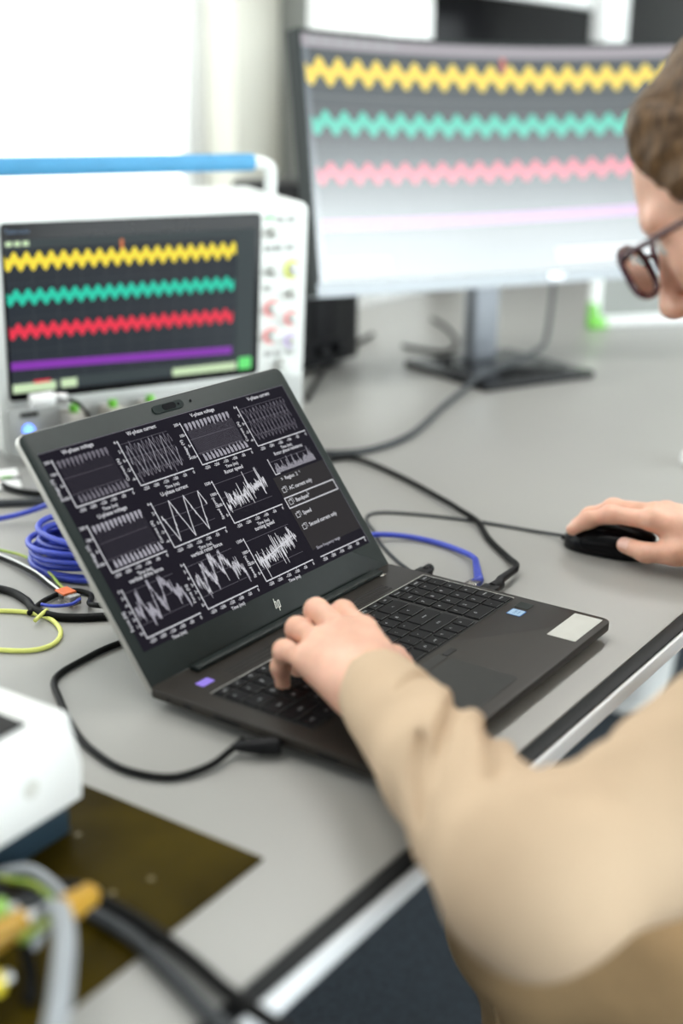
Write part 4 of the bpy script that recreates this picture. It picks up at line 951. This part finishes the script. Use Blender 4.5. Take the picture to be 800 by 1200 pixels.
# glasses
gl = MB()
def hv(x, y, z): return Vector(hp(x, y, z)-pl)
for sg in (1, -1):
    ring = []
    for k in range(28):
        t = 2*math.pi*k/28; cx_, cz_ = math.cos(t), math.sin(t)
        px_ = abs(cx_)**.6*(1 if cx_ > 0 else -1)*.027; pz_ = abs(cz_)**.6*(1 if cz_ > 0 else -1)*.0195
        ring.append(hv(.1085-.10*(abs(.036+px_)-.036)**2*12-(.004 if px_ > 0 else 0), sg*(.036+px_), -.004+pz_))
    gl.tube(ring, .0025, 8, closed=True)
    gl.tube([hv(.100, sg*.0655, .006), hv(.088, sg*.075, .007), hv(.03, sg*.0800, .006), hv(-.012, sg*.0830, .010), hv(-.035, sg*.080, -.018)], [.0030, .0027, .0022, .002, .0018], 8)
gl.tube(catmull([hv(.107, -.010, .004), hv(.112, 0, .008), hv(.107, .010, .004)], 5), .0017, 8)
g_o = gl.build('glasses', 'frame', person, 2, 'dark red brown glasses')
le = MB()
for sg in (1, -1):
    vs = [hv(.1075, sg*.036, -.004)]
    for k in range(28):
        t = 2*math.pi*k/28; cx_, cz_ = math.cos(t), math.sin(t)
        px_ = abs(cx_)**.6*(1 if cx_ > 0 else -1)*.0265; pz_ = abs(cz_)**.6*(1 if cz_ > 0 else -1)*.019
        vs.append(hv(.1083-.10*(abs(.036+px_)-.036)**2*12-(.004 if px_ > 0 else 0), sg*(.036+px_), -.004+pz_))
    le.add(vs, [(0, 1+k, 1+(k+1) % 28) for k in range(28)])
le.build('lens', 'lens', g_o, 2)
# shirt
sh_ = SDF(.0027)
ts = (Lsh+Rsh)/2
sh_.cone(neck0-A3([0, 0, .035]), ts-A3([0, 0, .03]), .072, .095, .04)
sh_.cone(Lsh*.9+Rsh*.1-A3([0, 0, .005]), Rsh*.9+Lsh*.1-A3([0, 0, .005]), .060, .060, .04)
sh_.cone(chest, pelv+A3([0, 0, .02]), .128, .135, .05)
sh_.cone(Lsh*.65+Rsh*.35-A3([0, 0, .07]), Rsh*.65+Lsh*.35-A3([0, 0, .07]), .095, .095, .05)
sh_.cone(pelv-E3*.05+A3([0, 0, .03]), pelv+E3*.05+A3([0, 0, .03]), .115, .115, .05)
def sleeve(sh, el, wr, hd_):
    d_ = wr-el; Lg = np.linalg.norm(d_); d_ /= Lg
    sh_.cone(sh, el*.45+sh*.55, .066, .058, .04); sh_.cone(el*.45+sh*.55, el, .058, .050, .03)
    sh_.cone(el, el*.5+wr*.5, .049, .0425, .02); sh_.cone(el*.5+wr*.5, wr*.94+el*.06, .0425, .0335, .015)
    cuff = wr+d_*.012
    sh_.cone(wr*.9+el*.1, cuff+d_*.02, .0320, .0300, .006)
    sh_.cone(cuff-d_*.012, cuff+d_*.05, .0262, .0262, .002, 's')
    sh_.half(cuff+d_*.030, d_, .045)
    sh_.half(cuff, d_, .050)
sleeve(Lsh, Lel, Lwr, None); sleeve(Rsh, Rel, Rwr, None)
sh_.cone(Lsh+A3([0, 0, .035]), Lel*.42+Lsh*.58+A3([0, 0, .012]), .074, .058, .03)
fA = (Lwr-Lel)/np.linalg.norm(Lwr-Lel); sA = np.cross(fA, A3([0, 0, 1])); sA /= np.linalg.norm(sA); uA = np.cross(sA, fA)
CR = []
def crease(pts, w_, dep):
    P_ = []
    for t_, ph in pts:
        rr = (.049+(.0425-.049)*min(1, t_/.125) if t_ < .125 else .0425+(.0335-.0425)*min(1, (t_-.125)/.10))
        P_.append(Lel+fA*t_+(uA*math.cos(R(ph))+sA*math.sin(R(ph)))*rr)
    Q = [A3(q_) for q_ in catmull([tuple(q_) for q_ in P_], 7)]
    n_ = len(Q)-1
    for i_ in range(n_+1): CR.append((Q[i_], w_*(.55+.45*math.sin(math.pi*i_/n_)), dep*math.sin(math.pi*min(1, max(0, (i_+.6)/(n_+1.2))))**.6))
crease([(.182, 88), (.168, 55), (.136, 18), (.100, -18), (.066, -50)], .0085, .0085)
crease([(.152, 95), (.130, 62), (.100, 34), (.062, 8), (.035, -12)], .0095, .0110)
crease([(.118, 100), (.098, 75), (.070, 50), (.036, 28)], .0090, .0115)
crease([(.078, 100), (.060, 80), (.034, 60), (.004, 46)], .0085, .0115)
crease([(-.002, 95), (-.008, 66), (-.010, 40), (-.016, 16)], .0095, .0115)
crease([(.206, 60), (.198, 30), (.184, 0), (.172, -25)], .0055, .0045)
crease([(.120, -25), (.088, -45), (.050, -75)], .0080, .0065)
crease([(.214, 95), (.204, 70), (.190, 55)], .0060, .0050)
for q_ in catmull([(.156, .698, .100), (.163, .678, .128), (.162, .645, .137), (.158, .615, .132)], 5): CR.append((A3(q_), .0085, .0095))
CRP = np.array([c_[0] for c_ in CR]); CRW = [c_[1] for c_ in CR]; CRD = [c_[2] for c_ in CR]
# the cloth never opens onto the arm: lining just outside the skin
sh_.cone(Lsh, Lel, .050, .033, .004); sh_.cone(Lel, Lel*.5+Lwr*.5, .033, .0295, .004); sh_.cone(Lel*.5+Lwr*.5, Lwr*.9+Lel*.1, .0295, .0275, .004)
sh_.cone(neck0+A3([-.03, .01, .06]), neck0+A3([-.012, .003, .0]), .0625, .066, .01, 's')
fa = (Lwr-Lel)/np.linalg.norm(Lwr-Lel); ua = (Lsh-Lel)/np.linalg.norm(Lsh-Lel)
def folds(P_):
    v_ = (P_-Lel).astype(np.float32); t = v_ @ fa; s_ = v_ @ ua; x, y, z = P_[..., 0], P_[..., 1], P_[..., 2]
    wob = .35*np.sin(x*31+z*24)+.5*np.sin(y*22-x*13+1.0)+.3*np.sin(z*55+y*17)
    r1 = 1-np.abs(np.sin(t*42+s_*26+2.0*wob))*2          # sharp creases gathering at the elbow
    r2 = np.sin(x*48+y*29-z*35+2.2*np.sin(y*19+z*16))
    nearE = np.exp(-((t-.07)/.085)**2)*(np.linalg.norm(v_, axis=-1) < .30)
    far = np.clip((.235-t)/.04, 0, 1)
    cr = np.zeros(P_.shape[:3], np.float32); rg = np.zeros(P_.shape[:3], np.float32)
    lo_, hi_ = P_[0, 0, 0]-.03, P_[-1, -1, -1]+.03
    for c_, w_, q_ in zip(CRP, CRW, CRD):
        if np.all(c_ > lo_) and np.all(c_ < hi_):
            dd = ((P_-c_.astype(np.float32))**2).sum(-1)
            cr = np.minimum(cr, -1.75*q_*np.exp(-dd/(w_*w_*.70))); rg = np.maximum(rg, .55*q_*np.exp(-dd/(w_*w_*4.5)))
    return cr+rg+(.0016*r1*nearE+.0024*r2*(.55+.45*nearE))*far
sdf_obj('shirt', sh_, 'shirt', person, pl, disp=folds)
# collar
mb = MB(); ring = []
axn = Vector((-.42, .08, .90)).normalized(); u1 = Vector((1, 0, .46)).normalized(); u2 = axn.cross(u1)
c0 = Vector(neck0-pl)+Vector((-.006, .001, .012))
vs = []
for k in range(32):
    a = 2*math.pi*k/32; q_ = u1*math.cos(a)+u2*math.sin(a)
    for rr, hh in ((.068, -.01), (.066, .028), (.069, .030), (.080, .004), (.077, .003), (.071, -.01)): vs.append(c0+q_*rr+axn*hh)
mb.add(vs, [(6*k+j, 6*((k+1) % 32)+j, 6*((k+1) % 32)+(j+1) % 6, 6*k+(j+1) % 6) for k in range(32) for j in range(6)])
mb.build('collar', 'shirt', person, 2)
# trousers
tr = SDF(.0030)
tr.cone(pelv-E3*.05, pelv+E3*.05, .118, .118, .04)
for hipp, kn_, an in ((Lhip, Lkn, Lan), (Rhip, Rkn, Ran)):
    tr.cone(hipp, kn_, .088, .066, .04); tr.cone(kn_, kn_*.5+an*.5, .064, .056, .03); tr.cone(kn_*.5+an*.5, an+A3([0, 0, .02]), .056, .050, .02)
    tr.half(an+A3([0, 0, .0]), (0, 0, -1), .11)
    tr.cone(an+A3([0, 0, -.03]), an+A3([0, 0, .03]), .043, .043, .002, 's')
tr.half(pelv+A3([0, 0, .07]), (0, 0, 1), .16)
def tfold(P_):
    x, y, z = P_[..., 0], P_[..., 1], P_[..., 2]; v_ = P_-Lkn; dn = np.linalg.norm(v_, axis=-1)
    return .0034*np.sin(z*62+x*20+y*14+1.6*np.sin(x*26+y*31))*(np.exp(-(dn/.13)**2)+.3)
sdf_obj('trousers', tr, 'trouser', person, pl, disp=tfold)
# stitched side seam
sm = MB(); pts = []
for hipp, kn_, an in ((Lhip, Lkn, Lan),):
    side = A3([-.72, -.70, 0])
    side /= np.linalg.norm(side)
    for q_ in np.linspace(0, 1, 14):
        c_ = kn_*(1-q_)+an*q_; pts.append(Vector(c_+side*(.0685-.012*q_)+A3([0.0, 0, 0])-pl))
sm.tube(catmull(pts, 3), .0013, 6); sm.build('seam', 'seam', person, 2)
# shoes
for an, nm in ((Lan, 'shoe'), (Ran, 'shoe')):
    sd = SDF(.004); a0 = A3([an[0], an[1], FL])
    sd.cone(a0-N3*.05+A3([0, 0, .036]), a0+N3*.02+A3([0, 0, .038]), .036, .040, .03)
    sd.cone(a0+N3*.02+A3([0, 0, .038]), a0+N3*.17+A3([0, 0, .032]), .040, .031, .03)
    sd.cone(an+A3([0, 0, -.02]), a0+A3([0, 0, .05]), .043, .042, .03)
    sd.half(a0+A3([0, 0, .002]), (0, 0, -1), .25)
    sd.half(an+A3([0, 0, .0]), (0, 0, 1), .06)
    sdf_obj('shoe', sd, 'shoe', person, pl)
# ------------------------------------------------------------------ chair
sc_ = pelv-A3([0, 0, .0]); chz = -.315
ch = empty('office_chair', (pelv[0], pelv[1], FL), ang, 'light grey office chair under the seated person', 'chair')
MB().prism(rrect(-.24, -.20, .24, .20, .07), .375, .425, 0, bev=.018, seg=3).build('seat', 'chairgrey', ch, True)
MB().prism(rrect(-.21, .52, .21, .98, .08), .0, .04, 0, bev=.014, M=Matrix.Translation((0, -.235, 0)) @ Matrix.Rotation(R(90+8), 4, 'X')).build('backrest', 'chairgrey', ch, True)
MB().box((-.03, -.33, .34), (.03, -.10, .372), bev=.006).box((-.03, -.345, .34), (.03, -.31, .62), bev=.006).build('back_support', 'black', ch, True)
MB().cyl((0, 0, .09), (0, 0, .375), .026, 20).build('gas_column', 'steel', ch, True)
for k in range(5):
    a = R(72*k+20); l_ = MB().tube([(0, 0, .10), (.12*math.cos(a), .12*math.sin(a), .092), (.29*math.cos(a), .29*math.sin(a), .070)], [.026, .022, .015], 10).build('base_arm', 'white', ch, 2)
    MB().cyl((.29*math.cos(a)-.012*math.sin(a), .29*math.sin(a)+.012*math.cos(a), .028), (.29*math.cos(a)+.012*math.sin(a), .29*math.sin(a)-.012*math.cos(a), .028), .028, 20).build('castor', 'black', l_, True)
# white bin under the far side of the table
bn = empty('waste_bin', (.635, 2.39, FL), 0, 'small white round waste bin on the floor under the bench', 'bin')
MB().tube([(0, 0, 0), (0, 0, .004), (0, 0, .19), (0, 0, .197), (0, 0, .19), (0, 0, .02)], [.048, .052, .066, .064, .060, .048], 32).build('bin_body', 'white', bn, True)
MB().tube([(.0655*math.cos(t*math.pi/16), .0655*math.sin(t*math.pi/16), .195) for t in range(32)], .003, 8, closed=True).build('rim', 'white', bn, 2)
